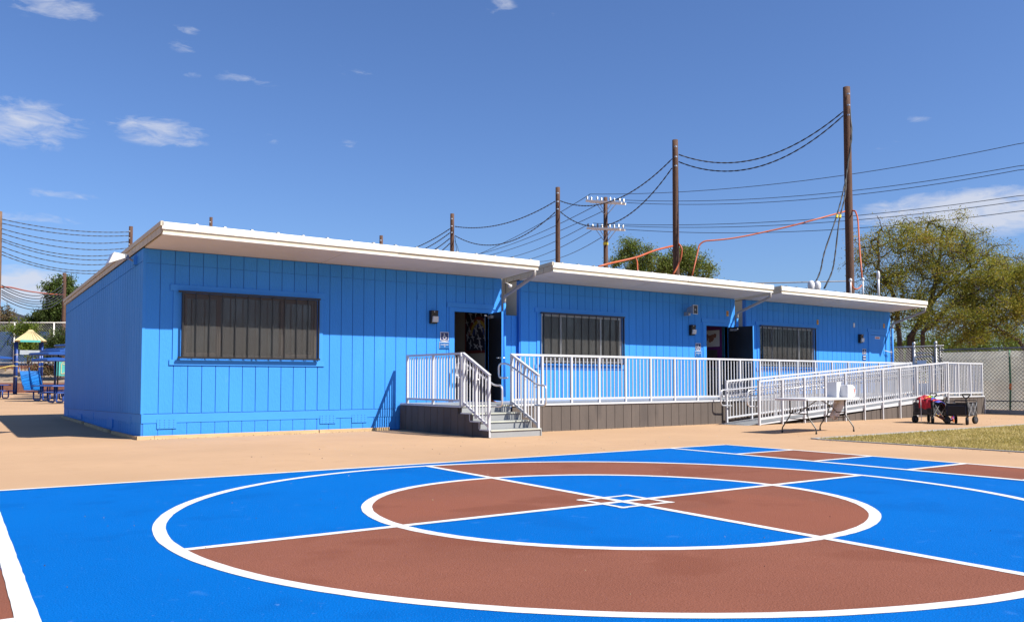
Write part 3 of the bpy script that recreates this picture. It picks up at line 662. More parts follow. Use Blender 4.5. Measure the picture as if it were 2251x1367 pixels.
# ------------------------------------------------------------------ walkway, stairs and ramp
DZ = .60; LX = 9.56; DF = 14.66; SX1 = 10.84; EX = 29.35
PW = .048
def railing(parent, p0, p1, z0, z1, posts, first=True, last=True, hgt=1.03, foot=.10, nb=6, extra=0.0, name='railing', toprail=True):
    """railing from p0 to p1 (deck heights z0,z1): posts, rails and balusters; posts = number of bays"""
    p0 = Vector((p0[0], p0[1], z0)); p1 = Vector((p1[0], p1[1], z1)); d = p1-p0; up = Vector((0, 0, 1))
    hd = Vector((d.x, d.y, 0)).normalized(); sx = Vector((-hd.y, hd.x, 0))
    r = bpy.data.objects.new(name, None); col.objects.link(r); r.parent = parent
    ang = math.atan2(hd.y, hd.x)
    MB().bar(p0+up*(hgt+.02)-hd*PW/2, p1+up*(hgt+.02)+hd*PW/2, PW+.008, .045).build('top_rail', 'rail_white', r)
    MB().bar(p0+up*foot, p1+up*foot, .036, .042).build('bottom_rail', 'rail_white', r)
    pm = MB().box((-PW/2, -PW/2, -.02), (PW/2, PW/2, hgt-.004)).mesh('post', 'rail_white')
    tall = MB().box((-PW/2, -PW/2, -z0-.0), (PW/2, PW/2, hgt-.004)).mesh('post', 'rail_white')
    bh = hgt-foot-.045; bm_ = MB().box((-.0095, -.0095, 0), (.0095, .0095, bh)).mesh('baluster', 'rail_white')
    for k in range(posts+1):
        if (k == 0 and not first) or (k == posts and not last): continue
        inst('post', pm, r, p0+d*(k/posts), (0, 0, ang))
    for k in range(posts):
        for j in range(1, nb+1):
            t = (k+j/(nb+1))/posts; inst('baluster', bm_, r, p0+d*t+up*(foot+.022), (0, 0, ang))
    return r
def handrail(parent, pts, r=.019, rad=.10):
    return MB().tube(rounded(pts, rad, 6), r, 10).build('handrail', 'handrail', parent, smooth=True)

def walkway():
    w = thing('raised_walkway', 'grey raised walkway with white railings and stairs along the classroom fronts', 'walkway', (0, 0, 0))
    # deck boards sheet and edge angle
    box('deck', (LX+.02, DF+.02, DZ-.05), (26.6, YF-.04, DZ), 'stair_grey', w)
    box('deck', (26.602, 13.62, DZ-.05), (EX-.02, YF-.04, DZ), 'stair_grey', w)
    box('deck_edge', (SX1+.02, DF-.005, DZ-.035), (26.58, DF+.019, DZ+.006), 'rail_white', w)
    box('deck_edge', (LX-.005, DF-.004, DZ-.04), (LX+.019, YF-.05, DZ-.006), 'rail_white', w)
    box('deck_edge', (26.9, 13.595, DZ-.035), (EX, 13.619, DZ+.006), 'rail_white', w)
    # skirting: planks below the walkway, each its own board
    def skirt(xa, xb, y, zt=DZ-.036, pitch=.268, nx=True):
        x = xa; 
        while x < xb-.01:
            e = min(x+pitch, xb); MB().box((x+.006, y+random.uniform(-.001, .001), 0), (e-.006, y+.02, zt)).build('skirt_board', 'skirt_brown', w); x = e
    skirt(SX1+.03, 26.6, DF+.02); box('skirt_backing', (SX1+.03, DF+.034, 0), (26.6, DF+.05, DZ-.052), 'groove_brown', w)
    skirt(26.75, EX, 13.62); box('skirt_backing', (26.75, 13.634, 0), (EX-.02, 13.65, DZ-.052), 'groove_brown', w)
    box('end_trim', (EX-.0, 13.60, 0), (EX+.035, 13.66, DZ-.07), 'rail_white', w)
    for k in range(13):
        a = 13.66+k*.27; box('skirt_board', (EX-.02, a+.006, 0), (EX, min(a+.264, YF-.05), DZ-.036), 'skirt_brown', w)
    # left side skirt, stepped with the stairs
    y = YF-.05; run = .335; nst = 3; Y0 = DF-nst*run    # foot of the stairs
    while y > Y0+.01:
        a = max(y-.265, Y0); zt = DZ-.076
        c = (y+a)/2
        st = max(0, math.ceil((DF-c)/run)); zt = DZ-.042 if st <= 0 else DZ-.15*st-.02
        MB().box((LX+.0, a+.006, 0), (LX+.02, y-.006, max(zt, .05))).build('skirt_board', 'skirt_brown', w); y = a
    MB().box((LX+.014, DF, 0), (LX+.03, YF-.06, DZ-.052)).build('skirt_backing', 'groove_brown', w)
    # stairs: three treads between deck and ground
    for s in range(1, nst+1):
        zt = DZ-.15*s; ya = DF-run*s; 
        box('tread', (LX+.03, ya-.012, zt-.03), (SX1-.03, ya+run-.012, zt), 'stair_grey', w)
        box('nosing', (LX+.028, ya-.020, zt-.022), (SX1-.028, ya-.0125, zt+.004), 'nosing', w)
        box('riser', (LX+.032, ya+.004, zt-.15), (SX1-.032, ya+.016, zt-.031), 'stair_grey', w)
        MB().box((LX-.004, ya, zt-.015), (LX+.029, ya+run, zt+.008)).build('stringer_edge', 'rail_white', w); MB().box((LX-.004, ya-.004, zt-.15+(.008)), (LX+.029, ya+.018, zt-.0155)).build('stringer_edge', 'rail_white', w)
        MB().box((SX1-.028, ya-.012, 0), (SX1, ya+run-.012, zt)).build('stringer', 'stair_grey', w)
    box('riser', (LX+.032, DF+.004, DZ-.15), (SX1-.032, DF+.016, DZ-.051), 'stair_grey', w); box('nosing', (LX+.03, DF-.012, DZ-.03), (SX1-.03, DF+.0035, DZ+.004), 'nosing', w)
    # railings
    railing(w, (LX+.035, YF-.32), (LX+.035, DF+.04), DZ, DZ, 2, nb=9)
    railing(w, (LX+.035, DF-.06), (LX+.035, Y0+.06), DZ-.0, DZ-.15*nst+.0, 2, nb=3, foot=.06)
    railing(w, (SX1-.035, DF-.06), (SX1-.035, Y0+.06), DZ-.0, DZ-.15*nst+.0, 2, nb=3, foot=.06)
    lo = MB().box((-PW/2, -PW/2, -.16), (PW/2, PW/2, 0)).mesh('post', 'rail_white')
    railing(w, (SX1+.03, DF+.045), (26.62, DF+.045), DZ, DZ, 19, nb=6)
    railing(w, (26.95, 13.66), (EX-.04, 13.66), DZ, DZ, 3, nb=7)
    railing(w, (EX-.04, 13.70), (EX-.04, YF-.12), DZ, DZ, 4, nb=7, first=False)
    # stair handrails with returned ends
    def hr(x, s):
        sl = -.15/run; yb = Y0-.28; f = lambda yy: DZ+.86+(yy-DF)*(.15/run)
        ya = DF+.28
        pts = [(x, ya, .86-.30+DZ), (x, ya+.06, DZ+.86-.02), (x, DF+.02, DZ+.86), (x, Y0-.02, f(Y0)), (x, yb, f(Y0)), (x, yb, f(Y0)-.42), (x, Y0+.06, f(Y0)-.42)]
        pts = [(x, DF+.0, DZ+.56), (x, DF+.32, DZ+.56), (x, DF+.32, DZ+.86), (x, DF+.02, DZ+.86), (x, Y0-.02, f(Y0)), (x, yb, f(Y0)), (x, yb, f(Y0)-.40), (x, Y0+.06, f(Y0)-.40)]
        handrail(w, pts)
        for t in (.15, .55, .9):
            yy = DF+(Y0-DF)*t; MB().tube(rounded([(x, yy, f(yy)-.015), (x, yy, f(yy)-.08), (x-s*.06, yy, f(yy)-.09)], .04), .008, 6).build('bracket', 'handrail', w)
    hr(LX+.105, 1); hr(SX1-.105, -1)
    return w
walkway()

def ramp():
    w = thing('access_ramp', 'long sloping access ramp with white railings in front of the raised walkway', 'ramp', (0, 0, 0))
    xa, xb = 17.62, 26.66; ya, yb = 13.60, 14.56; z = lambda x: max(0.0, DZ*(x-xa)/(xb-xa))
    MB().hexa([(xa-.35, ya+.03, .002), (xb, ya+.03, DZ-.05), (xb, yb-.02, DZ-.05), (xa-.35, yb-.02, .002)], [(xa-.35, ya+.03, .006), (xb, ya+.03, DZ), (xb, yb-.02, DZ), (xa-.35, yb-.02, .006)]).build('ramp_surface', 'stair_grey', w)
    for yy in (ya, yb-.018): MB().hexa([(xa, yy, .002), (xb, yy, DZ-.09), (xb, yy+.028, DZ-.09), (xa, yy+.028, .002)], [(xa, yy, .03), (xb, yy, DZ+.02), (xb, yy+.028, DZ+.02), (xa, yy+.028, .03)]).build('ramp_edge', 'rail_white', w)
    x = xa+1.6
    while x < xb:
        e = min(x+.268, xb); MB().hexa([(x+.006, ya+.03, 0), (e-.006, ya+.03, 0), (e-.006, ya+.05, 0), (x+.006, ya+.05, 0)], [(x+.006, ya+.03, z(x)-.095), (e-.006, ya+.03, z(e)-.095), (e-.006, ya+.05, z(e)-.095), (x+.006, ya+.05, z(x)-.095)]).build('skirt_board', 'skirt_brown', w); x = e
    MB().hexa([(xa+1.6, ya+.045, 0), (xb, ya+.045, 0), (xb, ya+.06, 0), (xa+1.6, ya+.06, 0)], [(xa+1.6, ya+.045, z(xa+1.6)-.1), (xb, ya+.045, DZ-.1), (xb, ya+.06, DZ-.1), (xa+1.6, ya+.06, z(xa+1.6)-.1)]).build('skirt_backing', 'groove_brown', w)
    # cross ribs on the far kerb of the ramp
    fr = railing(w, (xa+.02, ya-.03), (xb+.25, ya-.03), .02, DZ+.0, 10, nb=7, foot=.13, hgt=1.04)
    bk = railing(w, (xa+.02, yb+.02), (xb-.05, yb+.02), .02, DZ, 9, nb=7, foot=.13, hgt=1.04)
    for k in range(11):
        xx = xa+.02+(xb+.23-xa)*k/10; MB().box((-.018, -.018, 0), (.018, .018, max(.03, z(xx)+.05))).build('leg', 'rail_white', w).location = (xx, ya-.03, 0)
    for yy, s in ((ya+.06, 1), (yb-.07, -1)):
        p = lambda x, h: (x, yy, z(x)+h)
        handrail(w, [p(xa+.1, .45), p(xa-.32, .47), p(xa-.32, .86), p(xa+.05, .86), p(xb+.1, .86), (xb+.4, yy, DZ+.86)], .019, .12)
        handrail(w, [p(xa+.1, .72), p(xb+.1, .72)], .012)
        for k in range(9):
            xx = xa+.3+k*1.0; MB().tube(rounded([(xx, yy, z(xx)+.84), (xx, yy, z(xx)+.78), (xx, yy-s*.08, z(xx)+.77)], .04), .008, 6).build('bracket', 'handrail', w)
    # centre gate post of the ramp
    return w
ramp()

# ------------------------------------------------------------------ things on the walls
def wall_light(X, Z, label):
    r = thing('wall_light', label, 'lamp', (X, YF, Z), 0, 'black wall lights beside the doors')
    MB().hexa([(-.09, -.075, -.15), (.09, -.075, -.15), (.09, .0, -.15), (-.09, .0, -.15)], [(-.09, -.12, .15), (.09, -.12, .15), (.09, .0, .15), (-.09, .0, .15)]).build('housing', 'black_steel', r, bevel=.006)
    MB().hexa([(-.062, -.135, -.12), (.082, -.135, -.12), (.082, -.076, -.12), (-.062, -.076, -.12)], [(-.062, -.15, .015), (.082, -.15, .015), (.082, -.10, .015), (-.062, -.10, .015)]).build('lens', 'lens', r, bevel=.008)
    MB().lathe([(.012, -.01), (.012, 0)], (-.02, -.119, .12), 8, axis='Y').build('sensor', 'alu', r)
for i, l in enumerate(('black wall light left of the first open door', 'black wall light below the loudspeaker on the middle classroom', 'black wall light beside the closed door of the farthest classroom')):
    wall_light((10.43, 19.25, 27.98)[i], 2.57, l)
def access_sign(X, Z, label, room, scale=1.0):
    r = thing('door_sign', label, 'sign', (X, YF-.012, Z), 0, 'accessibility and room signs beside the doors')
    s = scale
    box('back_plate', (-.115*s, -.006, -.10*s), (.115*s, 0, .10*s), 'sign_white', r, bevel=.004); b = box('navy_panel', (-.098*s, -.009, -.084*s), (.098*s, -.0062, .084*s), 'sign_navy', r)
    y = -.0105; m = MB(); m.add([(math.cos(t)*.014*s-.012*s, y, math.sin(t)*.014*s+.055*s) for t in np.linspace(0, 5.76, 12)], [tuple(range(12))])
    def st(p, q, w): 
        d = Vector((q[0]-p[0], 0, q[1]-p[1])).normalized(); n = Vector((-d.z, 0, d.x))*w/2*s; a = Vector((p[0]*s, y, p[1]*s)); c = Vector((q[0]*s, y, q[1]*s)); m.poly([a-n, c-n, c+n, a+n])
    st((-.012, .042), (-.010, -.008), .018); st((-.010, .022), (.022, .020), .012); st((-.010, -.008), (.030, -.010), .016); st((.030, -.006), (.050, -.052), .016); st((.046, -.050), (.066, -.044), .013)
    pts = []
    for k in range(21):
        t = R(115+k*11.2); pts += [(math.cos(t)*.046*s-.004*s, y-.0004, math.sin(t)*.046*s-.028*s), (math.cos(t)*.033*s-.004*s, y-.0004, math.sin(t)*.033*s-.028*s)]
    m.add(pts, [(2*k, 2*k+1, 2*k+3, 2*k+2) for k in range(20)]); m.build('wheelchair_symbol', 'sign_white', r)
    if room == 'stack':
        for z in (-.175, -.265): 
            p = box('room_plate', (-.11*s, -.006, z-.04), (.11*s, 0, z+.04), 'sign_navy', r, bevel=.003); box('white_stripe', (-.08*s, -.008, z-.012), (.08*s, -.0062, z+.018), 'sign_white', p)
    else:
        arcp = [(-.135, 0, -.285), (.135, 0, -.285), (.135, 0, -.135)]+[(.135-.27*k/8, 0, -.135+.022*math.sin(math.pi*k/8)) for k in range(1, 8)]+[(-.135, 0, -.135)]
        MB().prism(arcp, (0, -.006, 0)).build('room_backing', 'sign_white', r); p = box('room_plate', (-.128, -.009, -.290), (.128, -.0062, -.138), 'sign_blue', r, bevel=.002)
        text('CLASSROOM', .036, 'sign_white', p, (0, -.0105, -.195), (R(90), 0, 0)); text(room, .04, 'sign_white', p, (0, -.0105, -.235), (R(90), 0, 0))
access_sign(10.75, 2.135, 'navy wheelchair sign above blue room sign left of the first door', '10')
access_sign(19.54, 2.10, 'navy wheelchair sign above blue room sign left of the second open door', '9', .95)
access_sign(28.25, 2.12, 'navy wheelchair sign above two navy plates beside the closed door', 'stack')
for k, (x, z, l, m) in enumerate(((20.88, 3.13, 'small yellow plate on the wall above the second open door', 'yellow_paint'), (25.5, 3.05, 'small yellow plate on the wall right of the third window', 'yellow_paint'), (27.65, 3.03, 'small grey plate above the third wall light', 'galv'), (29.57, 3.08, 'small yellow plate at the right end above the closed door', 'yellow_paint'))):
    r = thing('wall_plate', l, 'plate', (x, YF, z)); box('plate', (-.05, -.014, -.08), (.05, -.003, .08), m, r, bevel=.004); MB().box((-.025, -.0165, -.03), (.025, -.0142, .05)).build('emblem', 'orange_cable' if m == 'yellow_paint' else 'alu', r)
tag(box('cover_plate', (10.02, YF-.012, 2.96), (10.18, YF-.001, 3.13), 'trim_blue', bevel=.004), 'small blue painted cover plate high on the first classroom wall', 'cover plate')
def speaker():
    r = thing('loudspeaker', 'grey horn loudspeaker on the middle classroom wall', 'speaker', (19.0, YF, 3.08), R(6))
    MB().box((-.05, -.16, -.10), (.05, .02, .0)).build('bracket', 'galv', r, bevel=.008)
    MB().hexa([(-.05, -.10, -.0), (.05, -.10, -.0), (.05, -.10, .12), (-.05, -.10, .12)], [(-.10, -.34, -.06), (.10, -.34, -.06), (.10, -.34, .18), (-.10, -.34, .18)]).build('horn', 'galv', r)
    q = MB(); q.box((-.115, -.37, -.075), (.115, -.345, -.055)); q.box((-.115, -.37, .175), (.115, -.345, .195)); q.box((-.115, -.37, -.055), (-.095, -.345, .175)); q.box((.095, -.37, -.055), (.115, -.345, .175)); q.build('rim', 'galv', r)
    box('grille', (-.094, -.352, -.054), (.094, -.3405, .174), 'dark_bronze', r); MB().lathe([(.02, -.02), (.03, 0)], (0, -.353, .06), 12, axis='Y').build('cone', 'galv', r)
speaker()
def flood():
    r = thing('floodlight', 'white floodlight projecting from the top of the shaded side wall', 'lamp', (4.066, 17.78, 3.42))
    box('mount', (-.06, -.08, -.08), (-.002, .08, .08), 'trim_blue', r); MB().tube([(-.05, 0, .0), (-.22, -.03, .07)], .02, 8).build('arm', 'galv', r)
    MB().hexa([(-.22, -.10, .03), (-.22, .08, .03), (-.22, .08, .10), (-.22, -.10, .10)], [(-.52, -.17, -.10), (-.52, .13, -.10), (-.43, .13, .12), (-.43, -.17, .12)]).build('head', 'fascia_white', r, bevel=.01)
    MB().hexa([(-.14, -.05, .03), (-.14, .03, .03), (-.14, .03, .10), (-.14, -.05, .10)], [(-.219, -.09, .02), (-.219, .07, .02), (-.219, .07, .12), (-.219, -.09, .12)]).build('heat_sink', 'galv', r)
    MB().hexa([(-.522, -.15, -.09), (-.522, .11, -.09), (-.510, .11, -.09), (-.510, -.15, -.09)], [(-.445, -.15, .10), (-.445, .11, .10), (-.433, .11, .10), (-.433, -.15, .10)]).build('glass_front', 'lens', r)
flood()
tag(MB().lathe([(.0, -.05), (.03, -.045), (.05, -.02), (.05, .02), (.03, .03)], (12.52, 17.0, 3.42), 12).tube([(12.52, 17.0, 3.45), (12.44, 17.1, 3.50)], .014, 6).build('dome_camera', 'plastic_white', smooth=True), 'small white dome camera under the eave beside the first downspout', 'camera')

# ------------------------------------------------------------------ roof pipes on the farthest classroom
def roof_pipe(px, ytop, r, label, cap, y=16.7):
    d, _ = ray(px, ytop); t = y/d.y; P = Vector((0, 0, HC))+d*t; zb = rtop(y)-.04; o = thing('roof_pipe', label, 'pipe', (P.x, y, zb)); h = P.z-zb
    MB().lathe([(r*2.2, 0), (r*2.0, .05), (r*1.05, .07)], (0, 0, 0), 14).build('flashing', 'galv', o, smooth=True)
    MB().tube([(0, 0, .03), (0, 0, h-.03)], r, 12).build('stack', 'plastic_white', o, smooth=True)
    if cap == 'dome': MB().lathe([(r*1.3, h-.10), (r*1.9, h-.08), (r*1.9, h-.03), (r*1.4, h), (r*.3, h+.02)], (0, 0, 0), 14).build('cap', 'plastic_white', o, smooth=True)
    elif cap == 'ball': MB().lathe([(r*.95, h-.20), (r*1.25, h-.15), (r*1.5, h-.06), (r*1.4, h+.03), (r*.9, h+.09), (r*.2, h+.11)], (0, 0, 0), 14).build('cap', 'plastic_white', o, smooth=True)
    return o
roof_pipe(1783, 624, .075, 'left one of two squat round vents on the farthest roof', 'ball'); roof_pipe(1797, 625, .075, 'right one of two squat round vents on the farthest roof', 'ball')
roof_pipe(1869.5, 613, .028, 'thin white roof pipe in front of the tallest pole base', 'dome'); roof_pipe(1896.5, 611, .028, 'thin white roof pipe with an orange cable entering its cap', 'dome', 16.8); roof_pipe(1930.5, 602, .040, 'tallest white roof vent pipe with a rounded cowl', 'ball', 16.9)

# ------------------------------------------------------------------ poles and cables
def pole(px, ytop, depth, r, label, ybase=None, lean=0.0, zb=0.0):
    top = at(px, ytop, depth); o = thing('utility_pole', label, 'pole', (top.x, top.y, zb)); h = top.z-zb
    n = 14; pts = []; rs = []
    for k in range(n+1):
        t = k/n; pts.append((lean*(1-t)*h+.01*math.sin(7*t+px), .01*math.cos(5*t+px), h*t)); rs.append(r*(1.12-.24*t))
    MB().tube(pts, rs, 12).build('shaft', 'pole_light' if px < 5 else 'pole_wood', o, smooth=True)
    for q in (.35, .8, 1.2):
        MB().box((-r-.03, -r-.05, h-q-.03), (-r+.06, -r+.03, h-q+.03)).build('insulator', 'galv', o)
    return o, top
PA, tA = pole(1861, 192, 34.2, .155, 'tallest wooden pole standing at the right end of the farthest classroom')
PB, tB = pole(1484, 308, 37.6, .145, 'second tallest wooden pole rising behind the middle classroom roof')
PC, tC = pole(1226, 412, 45.5, .135, 'wooden pole behind the gap between first and second roofs')
PD, tD = pole(994, 470, 53.0, .135, 'wooden pole rising behind the right half of the first roof')
PE, tE = pole(838, 518, 58.0, .13, 'stub of a pole top just above the middle of the first roof')
PF, tF = pole(464, 478, 58.0, .12, 'stub of a pole top above the left part of the first roof')
PG, tG = pole(288, 498, 56.0, .14, 'pole top behind the left roof corner where the cables end')
PH, tH = pole(-3, 465, 50.0, .22, 'weathered wooden pole at the left picture edge')
PI_, tI = pole(142, 600, 92.0, .21, 'far wooden pole beside the pine tree')
box('pole_boot', (PB.location.x-.22, PB.location.y-.22, 0), (PB.location.x+.22, PB.location.y+.22, 3.75), 'fascia_white', None) if False else None

def sagline(a, b, sag, n=40):
    a = Vector(a); b = Vector(b); return [a.lerp(b, i/n)-Vector((0, 0, 4*sag*(i/n)*(1-i/n))) for i in range(n+1)]
def twisted(name, label, a, b, sag, r=.018, pitch=.55, n=None, mats=('cable_black', 'cable_dark'), group=None, end=True):
    L = (Vector(b)-Vector(a)).length; n = n or int(min(420, L/pitch*8)); c = sagline(a, b, sag, n); o = thing(name, label, 'cable', c[0], 0, group)
    d = (Vector(b)-Vector(a)).normalized(); s = d.cross(Vector((0, 0, 1))).normalized(); u = s.cross(d)
    for k, m in enumerate(mats):
        ph = 2*math.pi*k/len(mats); pts = []
        for i, p in enumerate(c):
            t = ph+2*math.pi*(i/n)*L/pitch; pts.append(p+(s*math.cos(t)+u*math.sin(t))*r*.75-c[0])
        MB().tube(pts, r, 5).build('strand', m, o, smooth=True)
    return o
def cable(name, label, pts, r, m, smooth_r=.3, group=None, n=8):
    pts = [Vector(p) for p in pts]; o = MB().tube([p-pts[0] for p in rounded(pts, smooth_r, 6)], r, n).build(name, m, smooth=True); o.location = pts[0]; return tag(o, label, 'cable', group)
G1 = 'black twisted cables between the wooden poles'
twisted('twisted_cable', 'upper twisted cable from the second tallest to the tallest pole', at(1492, 340, 37.6), at(1853, 246, 34.2), 1.05, group=G1)
twisted('twisted_cable', 'lower twisted cable from the second tallest to the tallest pole', at(1492, 356, 37.6), at(1853, 255, 34.2), 1.15, group=G1)
twisted('twisted_cable', 'upper twisted cable passing the crossarms to the second tallest pole', at(1232, 442, 45.5), at(1477, 350, 37.6), .95, group=G1)
twisted('twisted_cable', 'lower twisted cable drooping below the crossarms to the second tallest pole', at(1232, 466, 45.5), at(1477, 370, 37.6), 1.55, group=G1)
twisted('twisted_cable', 'upper twisted cable above the first roof between two poles', at(1000, 498, 53), at(1220, 443, 45.5), .55, group=G1)
twisted('twisted_cable', 'lower drooping twisted cable above the first roof between two poles', at(1000, 518, 53), at(1220, 467, 45.5), 1.1, group=G1)
for k, (a, b) in enumerate(((503, 560), (512, 566), (524, 572), (535, 580))):
    twisted('twisted_cable', ('topmost', 'second', 'third', 'lowest')[k]+' of four cables falling left behind the first roof', at(989, a, 53), at(860+k*18, b, 60), .25, r=.02, group=G1)
for k, (a, b, s) in enumerate(((520, 566, .1), (530, 568, .1))):
    cable('drop_cable', ('left', 'right')[k]+' thin cable dropping beside the pole above the first roof', [at(1000, a, 53), at(1003+k*4, 545, 52.5), at(1006+k*3, b, 52)], .014, 'cable_black')
G2 = 'sagging cables at the left picture edge'
for k, (y0, y1, s) in enumerate(((482, 516, .30), (491, 524, .32), (503, 537, .45), (513, 551, .50), (525, 561, .62), (530, 572, .60), (542, 580, .65), (553, 590, .75), (560, 600, .65))):
    twisted('span_cable', ('topmost', 'second', 'third', 'fourth', 'fifth', 'sixth', 'seventh', 'eighth', 'lowest')[k]+' of nine sagging cables right of the left edge pole', at(4, y0, 50), at(286, y1-6, 56), s*.9, r=.017, pitch=.7, group=G2)
for k, (y0, y1) in enumerate(((627, 622), (632, 630), (639, 636), (643, 642), (648, 648), (655, 655))):
    twisted('far_span_cable', ('topmost', 'second', 'third', 'fourth', 'fifth', 'lowest')[k]+' of six far cables sagging in front of the pine tree', at(4, y0, 50), at(141, y1, 91), .95, r=.020, pitch=1.0, group='far cables by the pine tree')
cable('orange_conduit', 'orange cable sloping from the left edge pole towards the side wall', [at(3, 631, 50), at(20, 631, 55), at(60, 640, 68), at(105, 646, 82), at(141, 648, 91)], .05, 'orange_cable', 4)
# orange cables at the roofs
cable('orange_cable', 'orange cable climbing from the middle roof to the second tallest pole', [at(1316, 586, 33), at(1345, 578, 34), at(1365, 574, 34.5), at(1400, 566, 35), at(1440, 550, 36.5), at(1478, 541, 37.4)], .042, 'orange_cable', .6)
cable('orange_cable', 'short orange branch dropping onto the middle roof', [at(1397, 566, 35), at(1401, 575, 34.5), at(1402, 605, 33)], .028, 'orange_cable', .2)
cable('orange_cable', 'orange loop on the right side of the second tallest pole', [at(1492, 536, 37.5), at(1499, 545, 37.4), at(1498, 565, 37.4), at(1488, 590, 37.3), at(1478, 606, 37.2)], .038, 'orange_cable', .4)
cable('orange_cable', 'long orange cable from the middle roof up to the tallest pole', [at(1520, 612, 33), at(1530, 570, 33.3), at(1537, 538, 33.5), at(1548, 530, 33.5), at(1600, 526, 33.6), at(1650, 517, 33.8), at(1740, 497, 34), at(1857, 465, 34.1)], .030, 'orange_cable', .6)
cable('orange_cable', 'orange cable arching off the tallest pole down to a roof pipe', [at(1872, 463, 34.1), at(1880, 464, 34), at(1886, 480, 33), at(1889, 540, 32), at(1895, 612, 30.6)], .030, 'orange_cable', .5)
cable('orange_cable', 'small red orange loop hanging between two roof pipes', [at(1871, 619, 30.2), at(1873, 630, 30.2), at(1880, 636, 30.3), at(1889, 634, 30.4), at(1894, 627, 30.5)], .022, 'orange_cable', .1)
for k, (xa, xb, xc) in enumerate(((1872, 1838, 1786), (1874, 1845, 1812))):
    pts = [at(1869, 240+k*6, 33.9), at(xa, 300, 33.6), at(1862-k*2, 380, 33.4), at(xb+14, 430, 33), at(xb, 480, 32.5), at(xc+24, 560, 31), at(xc+18, 598, 30), at(xc, 634, 29.2)]
    o = thing('service_drop', ('left', 'right')[k]+' black service cable falling from the tallest pole to the farthest roof', 'cable', pts[0]); c = rounded(pts, 1.0, 8)
    for j, m in enumerate(('cable_black', 'cable_black')):
        q = [p-pts[0]+Vector((math.cos(i*.9+j*3.14), math.sin(i*.9+j*3.14), 0))*.012 for i, p in enumerate(c)]; MB().tube(q, .02, 6).build('strand', m, o, smooth=True)
    MB().tube([at(xb+2, 473, 32.5)-pts[0], at(xb+1, 479, 32.45)-pts[0]], .05, 8).build('yellow_marker', 'yellow_cloth', o)

def crossarm_pole():
    D0 = 52.0; top = at(1331, 434, D0); o = thing('crossarm_pole', 'distant utility pole with two pairs of white crossarms and insulators', 'pole', (top.x, top.y, 0)); h = top.z
    MB().tube([(0, 0, 0), (0, 0, h*.5), (0, 0, h)], [.17, .15, .125], 12).build('shaft', 'pole_wood', o, smooth=True)
    for tag_, (ya, yb), (xa, xb) in (('hi', (437, 456), (1289, 1376)), ('lo', (497, 513), (1294, 1370))):
        A = at(xa, ya, D0+1.2)-top; B = at(xb, yb, D0-.9)-top; B.z += h; A.z += h; A.z = (A.z+B.z)/2+.0; B.z = A.z
        # both ends level in the world; the tilt in the picture comes from perspective
        dirv = Vector((B.x-A.x, B.y-A.y, 0)).normalized(); n = Vector((-dirv.y, dirv.x, 0)); c = (A+B)/2; hl = 1.35
        zz = c.z
        for s in (-1, 1):
            p = Vector((0, 0, zz))+n*s*.20-dirv*hl; q = Vector((0, 0, zz))+n*s*.20+dirv*hl
            p.z += .26 if tag_ == 'hi' else .21; q.z -= .26 if tag_ == 'hi' else .21
            MB().bar(p, q, .10, .12).build('crossarm', 'fascia_white', o)
            for t in (-.93, -.35, .38, .9):
                w = Vector((0, 0, zz))+n*s*.20+dirv*hl*t; w.z -= (.26 if tag_ == 'hi' else .21)*t
                MB().lathe([(.03, .06), (.03, .12), (.07, .13), (.05, .19), (.075, .20), (.04, .30)], w, 8).build('insulator', 'galv', o)
            for e in (-1, 1):
                w = Vector((0, 0, zz))+n*s*.20+dirv*hl*.5*e; w.z -= (.26 if tag_ == 'hi' else .21)*.5*e
                MB().bar(w, Vector((0, 0, zz-.75))+n*s*.13, .03, .03).build('brace', 'galv', o)
    MB().lathe([(.158, 0), (.158, .16)], (0, 0, at(1331, 536, D0).z-.08), 12).build('yellow_band', 'yellow_cloth', o)
    lines = [(1296, 427, 2251, 314, 0), (1346, 439, 2251, 363, 0), (1378, 446, 2251, 372, 0), (1304, 491, 2251, 429, 0), (1327, 495, 2251, 441, 0), (1369, 504, 2251, 463, 0)]
    lab = ('topmost', 'second', 'third', 'fourth', 'fifth', 'lowest')
    for k, (xa, ya, xb, yb, _) in enumerate(lines):
        a = at(xa, ya, D0); b = at(xb, yb, 39.0); e = a+(b-a)*1.9; e.z = a.z+(b.z-a.z)*1.9
        c = sagline(a, e, 2.3 if k < 3 else 2.0, 50)
        # keep the picked point of the right picture edge on the line
        t = 1/1.9; dz = b.z-(a.z+(e.z-a.z)*t-4*(2.3 if k < 3 else 2.0)*t*(1-t)); c = [p+Vector((0, 0, dz*min(1, (i/50)/t))) for i, p in enumerate(c)]
        ln = MB().tube([p-a for p in c], .016, 5).build('power_line', 'cable_black', smooth=True); ln.location = a; tag(ln, lab[k]+' of six power lines running right from the crossarms', 'cable', 'power lines right of the crossarm pole')
    for k, (xa, ya, xb, yb, m) in enumerate(((1296, 428, 990, 577, 'cable_grey'), (1315, 449, 1040, 556, 'cable_grey'), (1326, 464, 1030, 566, 'cable_grey'), (1292, 494, 1090, 566, 'cable_grey'), (1300, 507, 1125, 572, 'cable_grey'), (1322, 522, 1180, 570, 'cable_grey'))):
        a = at(xa, ya, D0); b = at(xb, yb, 80); e = a.lerp(b, 1.15); ln = MB().tube([p-a for p in sagline(a, e, .5, 30)], .02, 5).build('power_line', 'cable_black', smooth=True); ln.location = a
        tag(ln, lab[k]+' of six power lines falling left from the crossarms', 'cable', 'power lines left of the crossarm pole')
crossarm_pole()
cable('far_wire', 'thin wire low in the sky between second tallest and tallest poles', [at(1560, 624, 44), at(1700, 622, 44), at(1865, 618, 44)], .03, 'cable_grey', 2)

